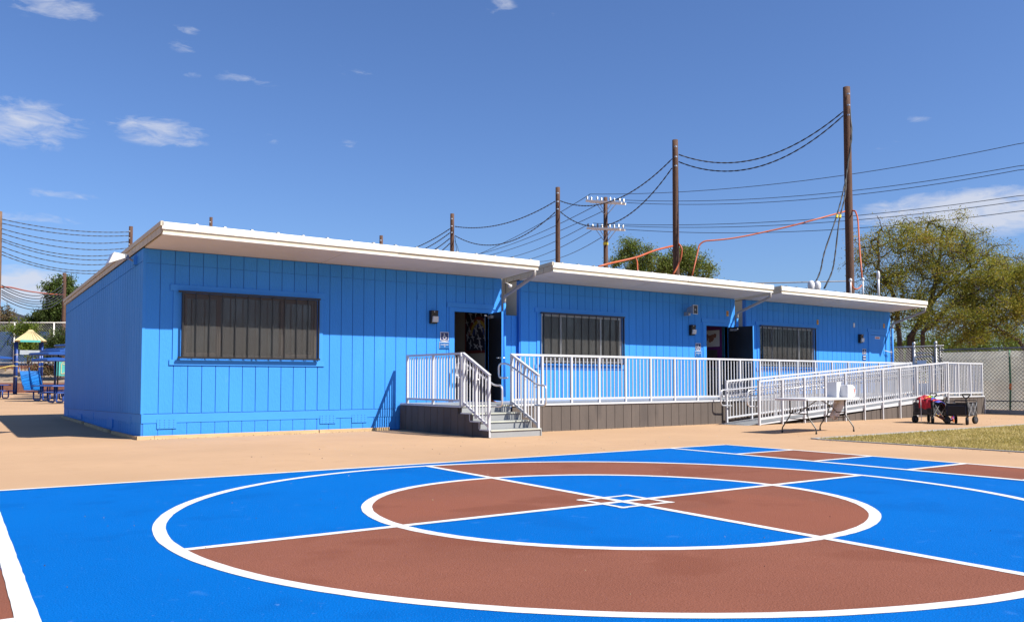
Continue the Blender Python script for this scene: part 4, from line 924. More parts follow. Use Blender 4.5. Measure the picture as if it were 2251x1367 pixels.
# ------------------------------------------------------------------ trees
def leaf_object(name, P, size, material, parent, flat=0.0, aspect=.5, up=.3):
    N = len(P); d = rng.normal(size=(N, 3)); d[:, 2] += up; d /= np.linalg.norm(d, axis=1)[:, None]
    e = rng.normal(size=(N, 3)); e -= (e*d).sum(1)[:, None]*d; e /= np.linalg.norm(e, axis=1)[:, None]
    s = size*(.6+.8*rng.random(N))[:, None]; w = e*s*aspect
    V = np.stack([P-d*s*.5, P+w*.5, P+d*s*.5, P-w*.5], 1)
    me = bpy.data.meshes.new(name); me.vertices.add(N*4); me.vertices.foreach_set('co', V.reshape(-1)); me.loops.add(N*4); me.loops.foreach_set('vertex_index', np.arange(N*4)); me.polygons.add(N); me.polygons.foreach_set('loop_start', np.arange(N)*4); me.update(calc_edges=True)
    me.materials.append(MATS[material]); o = bpy.data.objects.new(name, me); col.objects.link(o); o.parent = parent; return o
def tree(name, label, base, limbs, lobes, tips, leaves, size, leafm, barkm='bark', r0=.16, spread=.28, cat='tree', seg=4, wander=.18, group=None, shell=.55, droop=0.0):
    """limbs: polylines of the main stems (relative to base); lobes: ellipsoids (centre, radii) of the crown"""
    o = thing(name, label, cat, base, 0, group); nodes = []; par = []; 
    for l in limbs:
        pts = [Vector(p) for p in l]; prev = -1
        for i in range(len(pts)-1):
            n = max(2, int((pts[i+1]-pts[i]).length/.35))
            for k in range(n if i < len(pts)-2 else n+1):
                p = pts[i].lerp(pts[i+1], k/n)+Vector(rng.normal(0, .03, 3))*(0 if (i == 0 and k == 0) else 1); nodes.append(np.array(p)); par.append(prev); prev = len(nodes)-1
    vol = np.array([a[0]*a[1]*a[2] for _, a in lobes])**.75; cnt = np.maximum(3, (tips*vol/vol.sum()).astype(int)); T = []
    for (c, a), n in zip(lobes, cnt):
        d = rng.normal(size=(n, 3)); d /= np.linalg.norm(d, axis=1)[:, None]; r = (shell+(1-shell)*rng.random(n))[:, None]*(.85+.3*rng.random(n))[:, None]; T.append(np.array(c)+d*r*np.array(a))
    T = np.concatenate(T); A = np.array(nodes); order = np.argsort([np.min(np.linalg.norm(A-t, axis=1)) for t in T]); tipn = []
    for t in T[order]:
        A = np.array(nodes); dd = np.linalg.norm(A-t, axis=1)+.35*np.maximum(0, A[:, 2]-t[2]); j = int(np.argmin(dd)); p = A[j]; n = max(2, int(np.linalg.norm(t-p)/.3)); prev = j
        for k in range(1, n+1):
            q = p+(t-p)*k/n+rng.normal(0, wander*.25, 3)*(1 if k < n else .3); q[2] += .12*math.sin(math.pi*k/n)*np.linalg.norm(t-p)*.5-droop*(k/n)**2; nodes.append(q); par.append(prev); prev = len(nodes)-1
        tipn.append(prev)
    A = np.array(nodes); w = np.zeros(len(A)); kids = [[] for _ in A]
    for i, p in enumerate(par):
        if p >= 0: kids[p].append(i)
    for i in range(len(A)-1, -1, -1):
        if not kids[i]: w[i] = 1
        if par[i] >= 0: w[par[i]] += w[i]
    rad = .008+r0*np.sqrt(w/w.max()); 
    # branches as chains
    V = []; F = []
    def ringv(p, d, r, n):
        a = np.array([0, 0, 1.0]) if abs(d[2]) < .9 else np.array([1.0, 0, 0]); u = np.cross(d, a); u /= np.linalg.norm(u); v = np.cross(d, u); o_ = len(V)
        for k in range(n): V.append(p+(u*math.cos(2*math.pi*k/n)+v*math.sin(2*math.pi*k/n))*r)
        return o_
    for i in range(len(A)):
        p = par[i]
        if p < 0: continue
        d = A[i]-A[p]; l = np.linalg.norm(d)
        if l < 1e-6: continue
        d /= l; n = 7 if rad[i] > .05 else (5 if rad[i] > .02 else 3); main = max(kids[p], key=lambda q: w[q]) == i
        a = ringv(A[p]-d*.01, d, rad[p] if main else min(rad[p], rad[i]*1.25), n); b = ringv(A[i]+d*.01, d, rad[i], n)
        for k in range(n): F.append((a+k, a+(k+1) % n, b+(k+1) % n, b+k))
    me = bpy.data.meshes.new('branches'); me.from_pydata([tuple(v) for v in V], [], F); me.materials.append(MATS[barkm]); me.polygons.foreach_set('use_smooth', [True]*len(me.polygons)); me.update()
    b = bpy.data.objects.new('trunk', me); col.objects.link(b); b.parent = o
    # leaves along the outer twigs, in uneven clumps
    src = np.array(tipn); wt = rng.gamma(1.6, 1.0, len(src)); wt /= wt.sum(); pick = rng.choice(src, leaves, p=wt); back = rng.integers(0, 4, leaves); idx = pick.copy(); P = np.array(par)
    for k in range(3):
        m = (back > k) & (P[idx] >= 0); idx[m] = P[idx[m]]
    L = A[idx]+np.clip(rng.normal(0, spread, (leaves, 3)), -1.7*spread, 1.7*spread)*np.array([1, 1, .7]); L[:, 2] = np.maximum(L[:, 2], .05)
    lo = leaf_object('crown', L, size, leafm, o)
    return o

# big olive coloured tree right of the farthest classroom, behind the fence
def rel(px, py, d, base): p = at(px, py, d)-Vector(base); return (p.x, p.y, p.z)
b = at(1995, 800, 39.0); b.z = 0
R_ = lambda px, py, dd=0: rel(px, py, 39.0+dd, b)
tree('olive_tree', 'large olive and gold leaved tree behind the fence at right', b,
     [[(0, 0, 0), R_(1998, 740), R_(2040, 690), R_(2062, 600), R_(2070, 520)], [(0.1, 0, .2), R_(2005, 735), R_(2050, 660, 1), R_(2130, 590, 1), R_(2190, 540, 1)], [(-.2, .1, 0), R_(1975, 720), R_(1965, 650), R_(1930, 590), R_(1930, 510)], [(.2, -.1, 0), R_(2030, 730, -1), R_(2120, 650, -1), R_(2200, 620, -1)]],
     [(R_(1960, 560), (2.0, 2.0, 1.9)), (R_(2060, 550, .5), (2.4, 2.3, 1.9)), (R_(2130, 590, .5), (2.3, 2.0, 1.7)), (R_(1955, 660), (1.6, 1.8, 1.5)), (R_(2060, 670, 0), (2.2, 2.0, 1.4)), (R_(2190, 640, -.5), (2.2, 2.0, 1.6))], 1150, 100000, .066, 'leaf_olive', r0=.10, spread=.24, shell=.45)
b = at(2290, 800, 37.0); b.z = 0
R_ = lambda px, py, dd=0: rel(px, py, 37.0+dd, b)
tree('olive_tree', 'lower spreading gold green tree cut by the right picture edge', b,
     [[(0, 0, 0), R_(2280, 740), R_(2250, 680), R_(2220, 620)], [(0, .1, 0), R_(2300, 720), R_(2330, 640), R_(2340, 590)], [(0, 0, .2), R_(2240, 745), R_(2150, 700), R_(2100, 680)]],
     [(R_(2220, 640), (1.9, 1.8, 1.6)), (R_(2300, 630, .5), (2.2, 2.0, 1.9)), (R_(2190, 710), (2.2, 1.6, 1.1)), (R_(2110, 715, .5), (1.8, 1.5, .9)), (R_(2390, 690), (2, 2, 1.6))], 720, 68000, .066, 'leaf_olive', r0=.085, spread=.24, shell=.45)
for k, (px, d, w, h, yt, l) in enumerate(((2010, 45, 2.6, 1.5, 715, 'dark shrub mass behind the chain link gate'), (2110, 44, 2.8, 1.6, 712, 'dark shrub mass behind the fence below the big tree'), (2220, 43, 2.6, 1.6, 715, 'dark shrub mass behind the fence at the right edge'))):
    b = at(px, 800, d); b.z = 0
    zc = at(px, yt, d).z
    tree('evergreen_shrub', l, b, [[(0, 0, 0), (.1, 0, zc*.5), (0, .1, zc)], [(.3, 0, 0), (.8, .2, zc*.6)], [(-.3, 0, 0), (-.9, -.2, zc*.6)]], [((0, 0, zc*.72), (w, w*.7, h)), ((w*.6, 0, zc*.55), (w*.7, w*.6, h*.9)), ((-w*.6, 0, zc*.55), (w*.7, w*.6, h*.9))], 160, 15000, .10, 'leaf_green', r0=.07, spread=.30, cat='shrub', shell=.3, group='shrubs behind the right fence')
# trees beyond the middle roof
for k, (px, d, lobes, l) in enumerate(((1395, 62, [((1400, 560), (1.6, 1.5, 1.2)), ((1375, 585), (1.5, 1.5, 1.0)), ((1440, 590), (1.7, 1.6, 1.0)), ((1385, 545), (.9, .9, .7))], 'rounded green tree top left of the second tallest pole'), (1510, 60, [((1500, 575), (1.7, 1.6, 1.1)), ((1540, 595), (1.4, 1.4, .8)), ((1470, 590), (1.4, 1.3, .8)), ((1505, 560), (1.0, 1, .6))], 'rounded green tree top right of the second tallest pole'))):
    b = at(px, 800, d); b.z = 0
    R_ = lambda p: rel(p[0], p[1], d, b)
    tree('green_tree', l, b, [[(0, 0, 0), (0.1, 0, 3.5), R_((px+5, 600)), R_((px, 570))], [(0, 0, 2.5), R_((px-25, 600))], [(0, 0, 2.5), R_((px+35, 605))]], [(R_(c), a) for c, a in lobes], 260, 17000, .115, 'leaf_green', r0=.13, spread=.26, group='trees beyond the middle roof')

# ------------------------------------------------------------------ right fence
FX = 30.1
def chain(parent, p0, p1, z0, z1, pitch=.115, r=.0042, m='wire_galv', name='chain_link'):
    """diagonal wires of a chain link panel in the vertical plane p0-p1"""
    p0 = Vector((*p0, 0)); p1 = Vector((*p1, 0)); L = (p1-p0).length; d = (p1-p0)/L; n = Vector((-d.y, d.x, 0)); h = z1-z0; mb = MB(); s = -h
    while s < L:
        for sg in (1, -1):
            a, b_ = (s, s+h); za, zb_ = (z0, z1) if sg == 1 else (z1, z0)
            ca, cb = max(a, 0), min(b_, L)
            if cb-ca > .03:
                fa = (ca-a)/h; fb = (cb-a)/h
                P = p0+d*ca+Vector((0, 0, za+(zb_-za)*fa))+n*r*.9*sg; Q = p0+d*cb+Vector((0, 0, za+(zb_-za)*fb))+n*r*.9*sg
                mb.tube([P, Q], r, 3, cap=False)
        s += pitch
    return mb.build(name, m, parent)
def right_fence():
    f = thing('chain_link_fence', 'long chain link fence with pale privacy screen at the right', 'fence', (0, 0, 0))
    ya, yb, zt = 15.45, 4.5, 2.17; fx = FX
    chain(f, (fx, ya), (fx, yb), .10, zt, .125, .0075)
    MB().tube([(fx, ya, zt), (fx, yb, zt)], .024, 8).build('top_rail', 'wire_galv', f, smooth=True); MB().tube([(fx, ya, .42), (fx, yb, .42)], .018, 8).build('lower_rail', 'wire_galv', f, smooth=True)
    for y in (15.45, 12.66, 9.6, 6.6): MB().tube([(fx+.03, y, 0), (fx+.03, y, zt+.08)], .032, 10).lathe([(.04, zt+.08), (.03, zt+.11), (.005, zt+.13)], (fx+.03, y, 0), 10).build('post', 'wire_galv', f, smooth=True)
    v = []; n = 120; k = 8
    for i in range(n+1):
        for j in range(k+1):
            y = ya-.05-(ya-yb-.1)*i/n; z = .14+(zt-.10-.14)*j/k; v.append((fx+.09+.02*math.sin(y*2.1+z*1.3)+.012*math.sin(y*7+z*3), y, z))
    MB().add(v, [(i*(k+1)+j, (i+1)*(k+1)+j, (i+1)*(k+1)+j+1, i*(k+1)+j+1) for i in range(n) for j in range(k)]).build('privacy_screen', 'privacy', f, smooth=True)
    c = thing('fence_curb', 'low concrete kerb beneath the right chain link fence', 'kerb')
    for i in range(6):
        a = 15.6-i*1.9; box('kerb_stone', (fx-.15, a-1.895, -.02), (fx+.12, a, .13), 'concrete', c, bevel=.012)
    p = at(2195, 765, 29.6)
    g = thing('green_post', 'green post with an orange wrap standing behind the right fence screen', 'post', (fx+.035, 13.12, 0)); MB().tube([(0, .05, .1), (0, .02, 1.0), (0, .03, 2.1)], .030, 10).build('shaft', 'green_post', g, smooth=True); MB().tube([(0, .03, .80), (0, .02, 1.0)], .036, 10).build('orange_wrap', 'orange_cloth', g, smooth=True)
right_fence()
def gate_fence():
    f = thing('chain_link_gate', 'galvanised chain link gate and panel beside the farthest classroom', 'gate', (0, 0, 0)); fx = 30.42
    chain(f, (fx, 18.4), (fx, 15.46), .08, 2.33, .11, .006, 'galv')
    for y in (16.55, 15.75, 18.4): MB().tube([(fx, y, 0), (fx, y, 2.40)], .045, 10).lathe([(.055, 2.38), (.06, 2.43), (.045, 2.48), (.01, 2.50)], (fx, y, 0), 10).build('post', 'galv', f, smooth=True)
    for z in (2.33, .12): MB().tube([(fx, 18.4, z), (fx, 15.46, z)], .02, 8).build('rail', 'galv', f, smooth=True)
    q = MB(); q.tube(rounded([(fx-.06, 16.48, .1), (fx-.06, 16.48, 1.95), (fx-.06, 15.82, 1.95), (fx-.06, 15.82, .1)], .03), .022, 8); q.tube([(fx-.06, 16.48, 2.08), (fx-.06, 15.82, 2.08)], .02, 8); q.build('gate_frame', 'galv', f, smooth=True)
    box('notice', (fx-.09, 16.05, 1.62), (fx-.082, 16.40, 1.82), 'sign_white', f); box('meter_panel', (fx-.12, 15.95, .45), (fx-.085, 16.5, 1.0), 'galv', f)
gate_fence()
# street beyond the right fence
tag(MB().box((42, 0, -.02), (46, 34, .02)).build('verge', 'hill_earth'), kind='structure')

# ------------------------------------------------------------------ folding table and what is on it
def folding_table():
    A = Vector((15.46, 10.66)); B = Vector((16.95, 10.72)); C = Vector((17.31, 11.48)); D = Vector((15.74, 11.38)); c = (A+B+C+D)/4
    ang = math.atan2(*( (B-A)+(C-D) ).yx); t = thing('folding_table', 'white folding table with bent dark legs in front of the ramp', 'table', (c.x, c.y, 0), ang)
    L, Wd, h = 1.06, .40, .735
    pts = [Vector((x, y, 0)) for x, y in ((-L, -Wd), (L, -Wd), (L, Wd), (-L, Wd))]
    rp = []
    for i in range(4):
        a, b_, d = pts[i-1], pts[i], pts[(i+1) % 4]; 
        for k in range(5):
            q = k/4; p = b_+(a-b_).normalized()*.05*(1-q)**1+(d-b_).normalized()*.05*q; rp.append(p)
    MB().prism([(p.x, p.y, h-.045) for p in rp], (0, 0, .045)).build('table_top', 'plastic_white', t, bevel=.008)
    for sx in (-1, 1):
        x = sx*.74
        for sy in (-1, 1):
            y = sy*.20; pts = [(x, y, h-.05), (x, y, .37), (x, y+sy*.20, .10), (x, y+sy*.20, 0)]
            MB().tube(rounded(pts, .05), .0135, 8).build('leg', 'table_leg', t, smooth=True)
            MB().lathe([(.019, 0), (.019, .035), (.014, .04)], (x, y+sy*.20, 0), 8).build('foot', 'rubber', t)
        MB().tube([(x, -.20, .41), (x, .20, .41)], .011, 8).build('stretcher', 'table_leg', t); MB().tube([(x, -.20, .30), (x, .20, .30)], .009, 8).build('stretcher', 'table_leg', t)
        MB().tube(rounded([(x, -.0, .42), (sx*.46, -.03, .55), (sx*.10, -.03, h-.06)], .05), .010, 8).build('brace', 'table_leg', t); MB().tube([(x, .2, .42), (sx*.46, -.03, .55)], .008, 6).build('brace', 'table_leg', t)
    e = thing('white_carton', 'upright white carton standing on the far end of the folding table', 'box', (c.x, c.y, h), ang)
    e.matrix_world = Matrix.Translation((c.x, c.y, h+.002)) @ Matrix.Rotation(ang, 4, 'Z') @ Matrix.Translation((.80, .06, 0))
    box('body', (-.10, -.10, 0), (.085, .14, .33), 'plastic_white', e, bevel=.006); MB().poly([(-.08, -.08, .3315), (.07, -.08, .3315), (.07, .12, .3315), (-.08, .12, .3315)]).build('lid', 'sign_white', e)
    g = thing('white_tub', 'white rounded tub with a red mark at the table end', 'tub', (0, 0, 0))
    g.matrix_world = Matrix.Translation((c.x, c.y, h+.002)) @ Matrix.Rotation(ang, 4, 'Z') @ Matrix.Translation((1.03, -.08, .0))
    prof = [(-.17, 0), (.13, 0), (.17, .04), (.18, .14), (.15, .22), (.08, .265), (-.17, .27)]
    MB().prism([(x, -.13, z) for x, z in prof], (0, .24, 0)).build('body', 'plastic_white', g, bevel=.02)
    q = MB(); y = -.1315; q.poly([(.07, y, .185), (.14, y, .185), (.14, y, .17), (.07, y, .17)]); q.poly([(.085, y, .16), (.135, y, .16), (.125, y, .12), (.09, y, .12)]); q.poly([(.09, y, .11), (.125, y, .11), (.12, y, .085), (.095, y, .085)]); q.build('red_mark', 'sign_red', g)
    h2 = thing('plastic_bag', 'pale plastic bag hanging under the far end of the table', 'bag', (0, 0, 0))
    h2.matrix_world = Matrix.Translation((c.x, c.y, 0)) @ Matrix.Rotation(ang, 4, 'Z') @ Matrix.Translation((.92, .0, 0))
    v = []; n = 12; k = 10
    for i in range(n+1):
        for j in range(k+1):
            u = i/n; w = j/k; x = -.16+.32*u*(1-.25*w)-.16*w+.03*math.sin(9*u+3*w); z = .68-.40*w+.03*math.sin(5*u)*w; yy = .02*math.sin(13*u+4*w)+.05*w
            v.append((x, yy, z))
    mb = MB().add(v, [(i*(k+1)+j, (i+1)*(k+1)+j, (i+1)*(k+1)+j+1, i*(k+1)+j+1) for i in range(n) for j in range(k)]); fb = mb.build('film', 'film', h2, smooth=True)
    sm = fb.modifiers.new('thick', 'SOLIDIFY'); sm.thickness = .09; sm.offset = 0
folding_table()

# ------------------------------------------------------------------ wagons
def wagon(label, loc, rz, end, loaded):
    o = thing('folding_wagon', label, 'wagon', loc, rz, 'black folding wagons by the ramp')
    L, Wd, zb, zt = .40, .245, .23, .56          # long axis is local x; the end panel at -x faces the camera
    fab = MB()
    def panel(a, b, m): fab.hexa(a, b, m)
    t = .012
    fab.box((-L, -Wd, zb), (-L+t, Wd, zt-.03), 'wagon_black' if end == 'plain' else 'wagon_grey'); fab.box((L-t, -Wd, zb), (L, Wd, zt-.03), 'wagon_black')
    for s in (-1, 1):
        y = s*Wd; n = 8; v = []
        for i in range(n+1):
            x = -L+t+(2*L-2*t)*i/n; bow = .012*math.sin(i*1.9); v += [(x, y-s*.006+bow*s, zb), (x, y-s*.006-bow*s*.6, zt-.02-.025*math.sin(math.pi*i/n))]
        k = len(v); fab.add(v+[(a, b_-s*.010, c) for a, b_, c in v], [(2*i, 2*i+2, 2*i+3, 2*i+1) for i in range(n)]+[(k+2*i, k+2*i+1, k+2*i+3, k+2*i+2) for i in range(n)]+[(2*i+1, 2*i+3, k+2*i+3, k+2*i+1) for i in range(n)], 'wagon_grey')
    fab.box((-L+t, -Wd+.02, zb), (L-t, Wd-.02, zb+.02), 'wagon_black'); fab.build('fabric_tub', 'wagon_black', o)
    if end == 'plain':
        box('pocket', (-L-.022, -Wd+.04, zb+.015), (-L-.001, Wd-.03, zt-.09), 'wagon_black', o, bevel=.012)
        q = MB(); q.bar((-L-.024, -Wd+.03, zb+.01), (-L-.024, -Wd+.03, zt-.085), .010); q.bar((-L-.024, Wd-.025, zb+.01), (-L-.024, Wd-.025, zt-.085), .008); q.bar((-L-.024, -Wd+.03, zt-.085), (-L-.024, Wd-.025, zt-.085), .008); q.build('piping', 'navy_piping', o)
    else:
        box('pocket', (-L-.03, -Wd+.02, zb+.01), (-L-.001, Wd-.02, zt-.14), 'wagon_grey', o, bevel=.01)
        for y in (-.17, .15): MB().lathe([(.055, -.014), (.055, -.002), (.042, -.001)], (-L-.029, y, zb+.10), 16, axis='X').build('cup_holder', 'wagon_black', o)
    fr = MB()
    for sx in (-1, 1):
        for sy in (-1, 1): fr.tube([(sx*(L+.012), sy*(Wd+.012), .16), (sx*(L+.012), sy*(Wd+.012), zt)], .011, 6)
        fr.tube(rounded([(sx*(L+.012), -Wd-.012, zt-.02), (sx*(L+.012), -Wd-.012, zt+.035), (sx*(L+.012), Wd+.012, zt+.035), (sx*(L+.012), Wd+.012, zt-.02)], .04), .009, 6)
        fr.tube([(sx*(L+.012), -Wd-.012, zb-.012), (sx*(L+.012), Wd+.012, zb-.012)], .012, 6)
    for sy in (-1, 1):
        fr.tube([(-L-.012, sy*(Wd+.012), zb-.012), (L+.012, sy*(Wd+.012), zb-.012)], .012, 6); fr.tube([(-L-.012, sy*(Wd+.012), zt-.01), (L+.012, sy*(Wd+.012), zt-.01)], .008, 6)
    fr.build('frame', 'black_steel', o, smooth=True)
    for sy in (-1, 1):
        for (a, b_) in (((-L, zb), (0.02, zt-.02)), ((0.0, zb), (-L, zt-.02)), ((0, zb), (L, zt-.02)), ((L, zb), (0, zt-.02))): MB().bar((a[0], sy*(Wd+.026), a[1]), (b_[0], sy*(Wd+.026), b_[1]), .010, .020).build('cross_bar', 'galv', o)
    tm = MB().lathe([(.05, -.03), (.088, -.032), (.098, -.022), (.098, .022), (.088, .032), (.05, .03)], (0, 0, 0), 20, axis='Y').mesh('tyre', 'rubber', True); rm = MB().lathe([(.02, -.034), (.052, -.028), (.052, .028), (.02, .034)], (0, 0, 0), 12, axis='Y').mesh('rim', 'wagon_grey')
    sm = MB()
    for k in range(5): sm.bar((0, 0, 0), (math.cos(k*1.2566)*.05, 0, math.sin(k*1.2566)*.05), .078, .012, up=(0, 1, 0))
    for sx in (-1, 1):
        for sy in (-1, 1):
            w = bpy.data.objects.new('wheel', None); col.objects.link(w); w.parent = o; w.location = (sx*(L-.02), sy*(Wd-.02), .098); w.rotation_euler = (0, 0, R(18*sx*sy))
            inst('tyre', tm, w, (0, 0, 0)); inst('rim', rm, w, (0, 0, 0)); MB().tube([(0, 0, .0), (0, 0, .125)], .012, 6).build('fork', 'black_steel', w)
    hx = -L-.05 if end == 'plain' else L*.6
    hy = .05 if end != 'plain' else -.10
    hx = L*.2 if end == 'plain' else L*.7
    MB().tube([(hx, hy, zb), (hx, hy, zt+.10)], .016, 8).build('handle_stem', 'black_steel', o); MB().tube(rounded([(hx, hy, zt+.09), (hx, hy-.03, zt+.10), (hx, hy-.085, zt+.16), (hx, hy-.085, zt+.195), (hx, hy+.085, zt+.195), (hx, hy+.085, zt+.16), (hx, hy+.03, zt+.10), (hx, hy, zt+.09)], .03), .015, 8).build('handle_grip', 'rubber', o, smooth=True)
    return o
WA = wagon('left wagon with cup holders and a heap of rainbow cloth in it', (22.30, 11.72, 0), R(3), 'cups', True)
WB = wagon('right wagon, black and empty looking, with a blue edged end pocket', (22.25, 10.90, 0), R(12), 'plain', False)
def parachute():
    o = thing('rainbow_parachute', 'rainbow striped play parachute draped over the left wagon', 'parachute', WA.location, R(3)); 
    ms = ['red_cloth', 'red_cloth', 'orange_cloth', 'yellow_cloth', 'green_cloth', 'blue_cloth', 'red_cloth', 'blue_cloth']
    # heap across the wagon: strips running from the near end over the right side
    n = 16
    for s, m in enumerate(ms):
        v = []
        for i in range(n+1):
            u = i/n
            for e in (0, 1):
                q = (s+e)/len(ms); x = -.38+.74*u+.06*q*u; y = .19-.56*q-.05*math.sin(u*3+q*5); z = .61+.12*math.sin(math.pi*min(1, u*1.15))*(1-.35*q)-.42*max(0, q-.55)*(.35+u)-.10*u*u+.014*math.sin(17*u+3*s)
                v.append((x, y, z))
        fs = [(2*i, 2*i+1, 2*i+3, 2*i+2) for i in range(n)]; ob = MB().add(v, fs).build('stripe', m, o, smooth=True); sm = ob.modifiers.new('thick', 'SOLIDIFY'); sm.thickness = .012
    v = []; n = 14; k = 8                       # the red fold hanging over the near end panel
    for i in range(n+1):
        for j in range(k+1):
            u = i/n; w = j/k; v.append((-.36-.09*math.sin(min(1, w*2)*1.57)+.02*math.sin(12*u), -.20+.30*u-.02*w, .65-.27*w+.02*math.sin(9*u)))
    MB().add(v, [(i*(k+1)+j, (i+1)*(k+1)+j, (i+1)*(k+1)+j+1, i*(k+1)+j+1) for i in range(n) for j in range(k)]).build('red_fold', 'red_cloth', o, smooth=True)
    MB().tube([(-.47, .03, .66), (-.475, .02, .30), (-.47, .02, .06)], .008, 6).build('white_cord', 'sign_white', o)
    for k, m in enumerate(('red_cloth', 'yellow_cloth', 'blue_cloth', 'orange_cloth')):
        pts = [(-.25+.06*k, -.20-.01*k, .24), (-.12+.05*k, -.32-.015*k, .13-.01*k), (.10+.05*k, -.37-.01*k, .05), (.30, -.36-.02*k, .10)]
        MB().tube(rounded(pts, .12), .022, 6).build('hanging_edge', m, o, smooth=True)
    pts = arc((.42, -.42, .17), .13, 0, 5.5, 20, (.7, .3, 0), (0, 0, 1))
    for k, m in enumerate(('red_cloth', 'blue_cloth', 'orange_cloth')): MB().tube([p+Vector((.02*k, -.015*k, 0)) for p in arc((.40, -.36, .16), .09+.02*k, 3.4, 6.6, 14, (.8, .2, 0), (0, 0, 1))], .018, 6).build('trailing_loop', m, o, smooth=True)
parachute()

# ------------------------------------------------------------------ playground and slope at the left
def at0(px, py):           # a point on the paved ground
    d, yw = ray(px, py); g = .13; t = (g-HC)/d.z; return Vector((0, 0, HC))+d*t
RIGHT = Vector((math.cos(ANG), -math.sin(ANG), 0)); FWD = Vector((math.sin(ANG), math.cos(ANG), 0))
def cw(xc, yc, z=0.0): return RIGHT*xc+FWD*yc+Vector((0, 0, z))
def px_x(px, depth): return (px-CXP)/FPX*depth
G0 = .13
def playground():
    D0 = 60.0; c = cw(px_x(66, D0), D0, G0); o = thing('play_tower', 'playground tower with tan pyramid roof and twin blue slides', 'playground', c, -ANG+R(29))
    H = lambda y: (HOR-y)/FPX*D0+HC-G0
    for k, (x, y) in enumerate(((-.80, -.55), (.72, -.55), (-.92, .6), (.60, .6))):
        MB().tube([(x, y, 0), (x, y, H(752))], .085, 10).build('post', 'play_blue', o, smooth=True)
        for z in (1.2, 1.9, 2.2, 2.7): MB().lathe([(.10, z), (.10, z+.05)], (x, y, 0), 10).build('collar', 'play_tan', o)
    ze, zt, w = H(750), H(725), .98
    p = [(-w, -w, ze), (w, -w, ze), (w, w, ze), (-w, w, ze)]; r = MB()
    r.add(p+[(-.06, 0, zt), (.06, 0, zt)], [(0, 1, 5, 4), (1, 2, 5), (2, 3, 4, 5), (3, 0, 4), (3, 2, 1, 0)]); ro = r.build('roof', 'play_tan', o)
    for k in range(7):
        t = -w+.24+k*(2*w-.48)/6; MB().bar((t, -w-.005, ze+.02), (t*.12, -.05, zt-.0), .05, .03).build('roof_rib', 'play_tan', ro)
    MB().box((-w*.62, -w-.03, ze-.10), (w*.62, -w+.01, ze+.05)).build('roof_sign', 'play_teal', o); MB().box((-w, -w, ze-.13), (w, w, ze-.005)).build('eave', 'play_tan', o) if False else None
    box('deck', (-.85, -.5, 1.45), (.75, .6, 1.52), 'play_maroon', o)
    # grey hood above the slides and twin channel slides
    MB().box((-.62, -.75, H(780)), (.62, -.60, H(780)+.30)).build('hood', 'play_grey', o)
    for sx in (-.30, .28):
        v = []; n = 16
        for i in range(n+1):
            t = i/n; z = 1.55*(1-t)**1.25*(1-.05*t)+.28*t**3+.05; y = -.62-1.7*t**1.3; x = sx+.30*t
            for dx, dz in ((-.30, .26), (-.27, .0), (.22, .0), (.25, .26), (.28, .26), (.25, -.03), (-.30, -.03), (-.33, .26)): v.append((x+dx, y, z+dz))
        f = [(i*8+j, (i+1)*8+j, (i+1)*8+(j+1) % 8, i*8+(j+1) % 8) for i in range(n) for j in range(8)]+[tuple(range(8)), tuple(n*8+j for j in reversed(range(8)))]
        MB().add(v, f).build('slide', 'slide_blue', o)
    for k in range(6): MB().tube([(-.5+.2*k, .5, 1.5), (-.5+.2*k, .5, 2.3)], .02, 6).build('guard_bar', 'play_maroon', o)
    # panel and climber on the right
    for x in (1.65, 2.95): MB().tube([(x-.1, -.5, 0), (x-.1, -.5, 2.35)], .075, 10).build('post', 'play_blue', o, smooth=True)
    pn = box('play_panel', (1.62, -.62, 1.25), (2.82, -.54, 2.38), 'play_teal', o, bevel=.05)
    ar = rounded([(1.92, -.63, 1.42), (1.92, -.63, 2.15), (2.22, -.63, 2.3), (2.52, -.63, 2.15), (2.52, -.63, 1.42), (1.92, -.63, 1.42)], .15); MB().tube(ar, .028, 6).build('panel_arch', 'play_tan', pn); MB().box((2.07, -.645, 1.46), (2.40, -.622, 1.52)).build('panel_slot', 'play_tan', pn); MB().box((2.02, -.645, 2.05), (2.42, -.622, 2.11)).build('panel_slot', 'play_tan', pn)
    for x in (1.68, 2.25): MB().tube([(x, -.5, 0), (x, -.5, 1.3)], .022, 6).build('ladder_rail', 'play_maroon', o)
    for z in (.25, .55, .85, 1.12): MB().tube([(1.68, -.5, z), (2.25, -.5, z)], .018, 6).build('rung', 'play_maroon', o)
    for k in range(6): MB().tube([(3.05+.2*k, -.3, 1.0), (3.05+.2*k, -.3, 2.0)], .02, 6).build('guard_bar', 'play_maroon', o)
    MB().tube([(3.0, -.3, 2.0), (4.2, -.3, 2.0)], .03, 6).build('guard_rail', 'play_maroon', o); MB().tube([(3.0, -.3, 1.0), (4.2, -.3, 1.0)], .03, 6).build('guard_rail', 'play_maroon', o)
    # arched yellow ladder on the left
    for y in (-.5, 0): MB().tube([(-3.2, y, .6), (-2.6, y, 1.25), (-1.9, y, 1.75), (-1.1, y, 1.95), (-.85, y, 1.95)], .035, 8).build('arch_rail', 'play_yellow', o, smooth=True)
    for (x, z) in ((-2.9, .93), (-2.6, 1.25), (-2.25, 1.5), (-1.9, 1.75), (-1.5, 1.86), (-1.1, 1.95)): MB().tube([(x, -.5, z), (x+.05, -.25, z-.25), (x, 0, z)], .03, 6).build('rung', 'play_yellow', o)
playground()
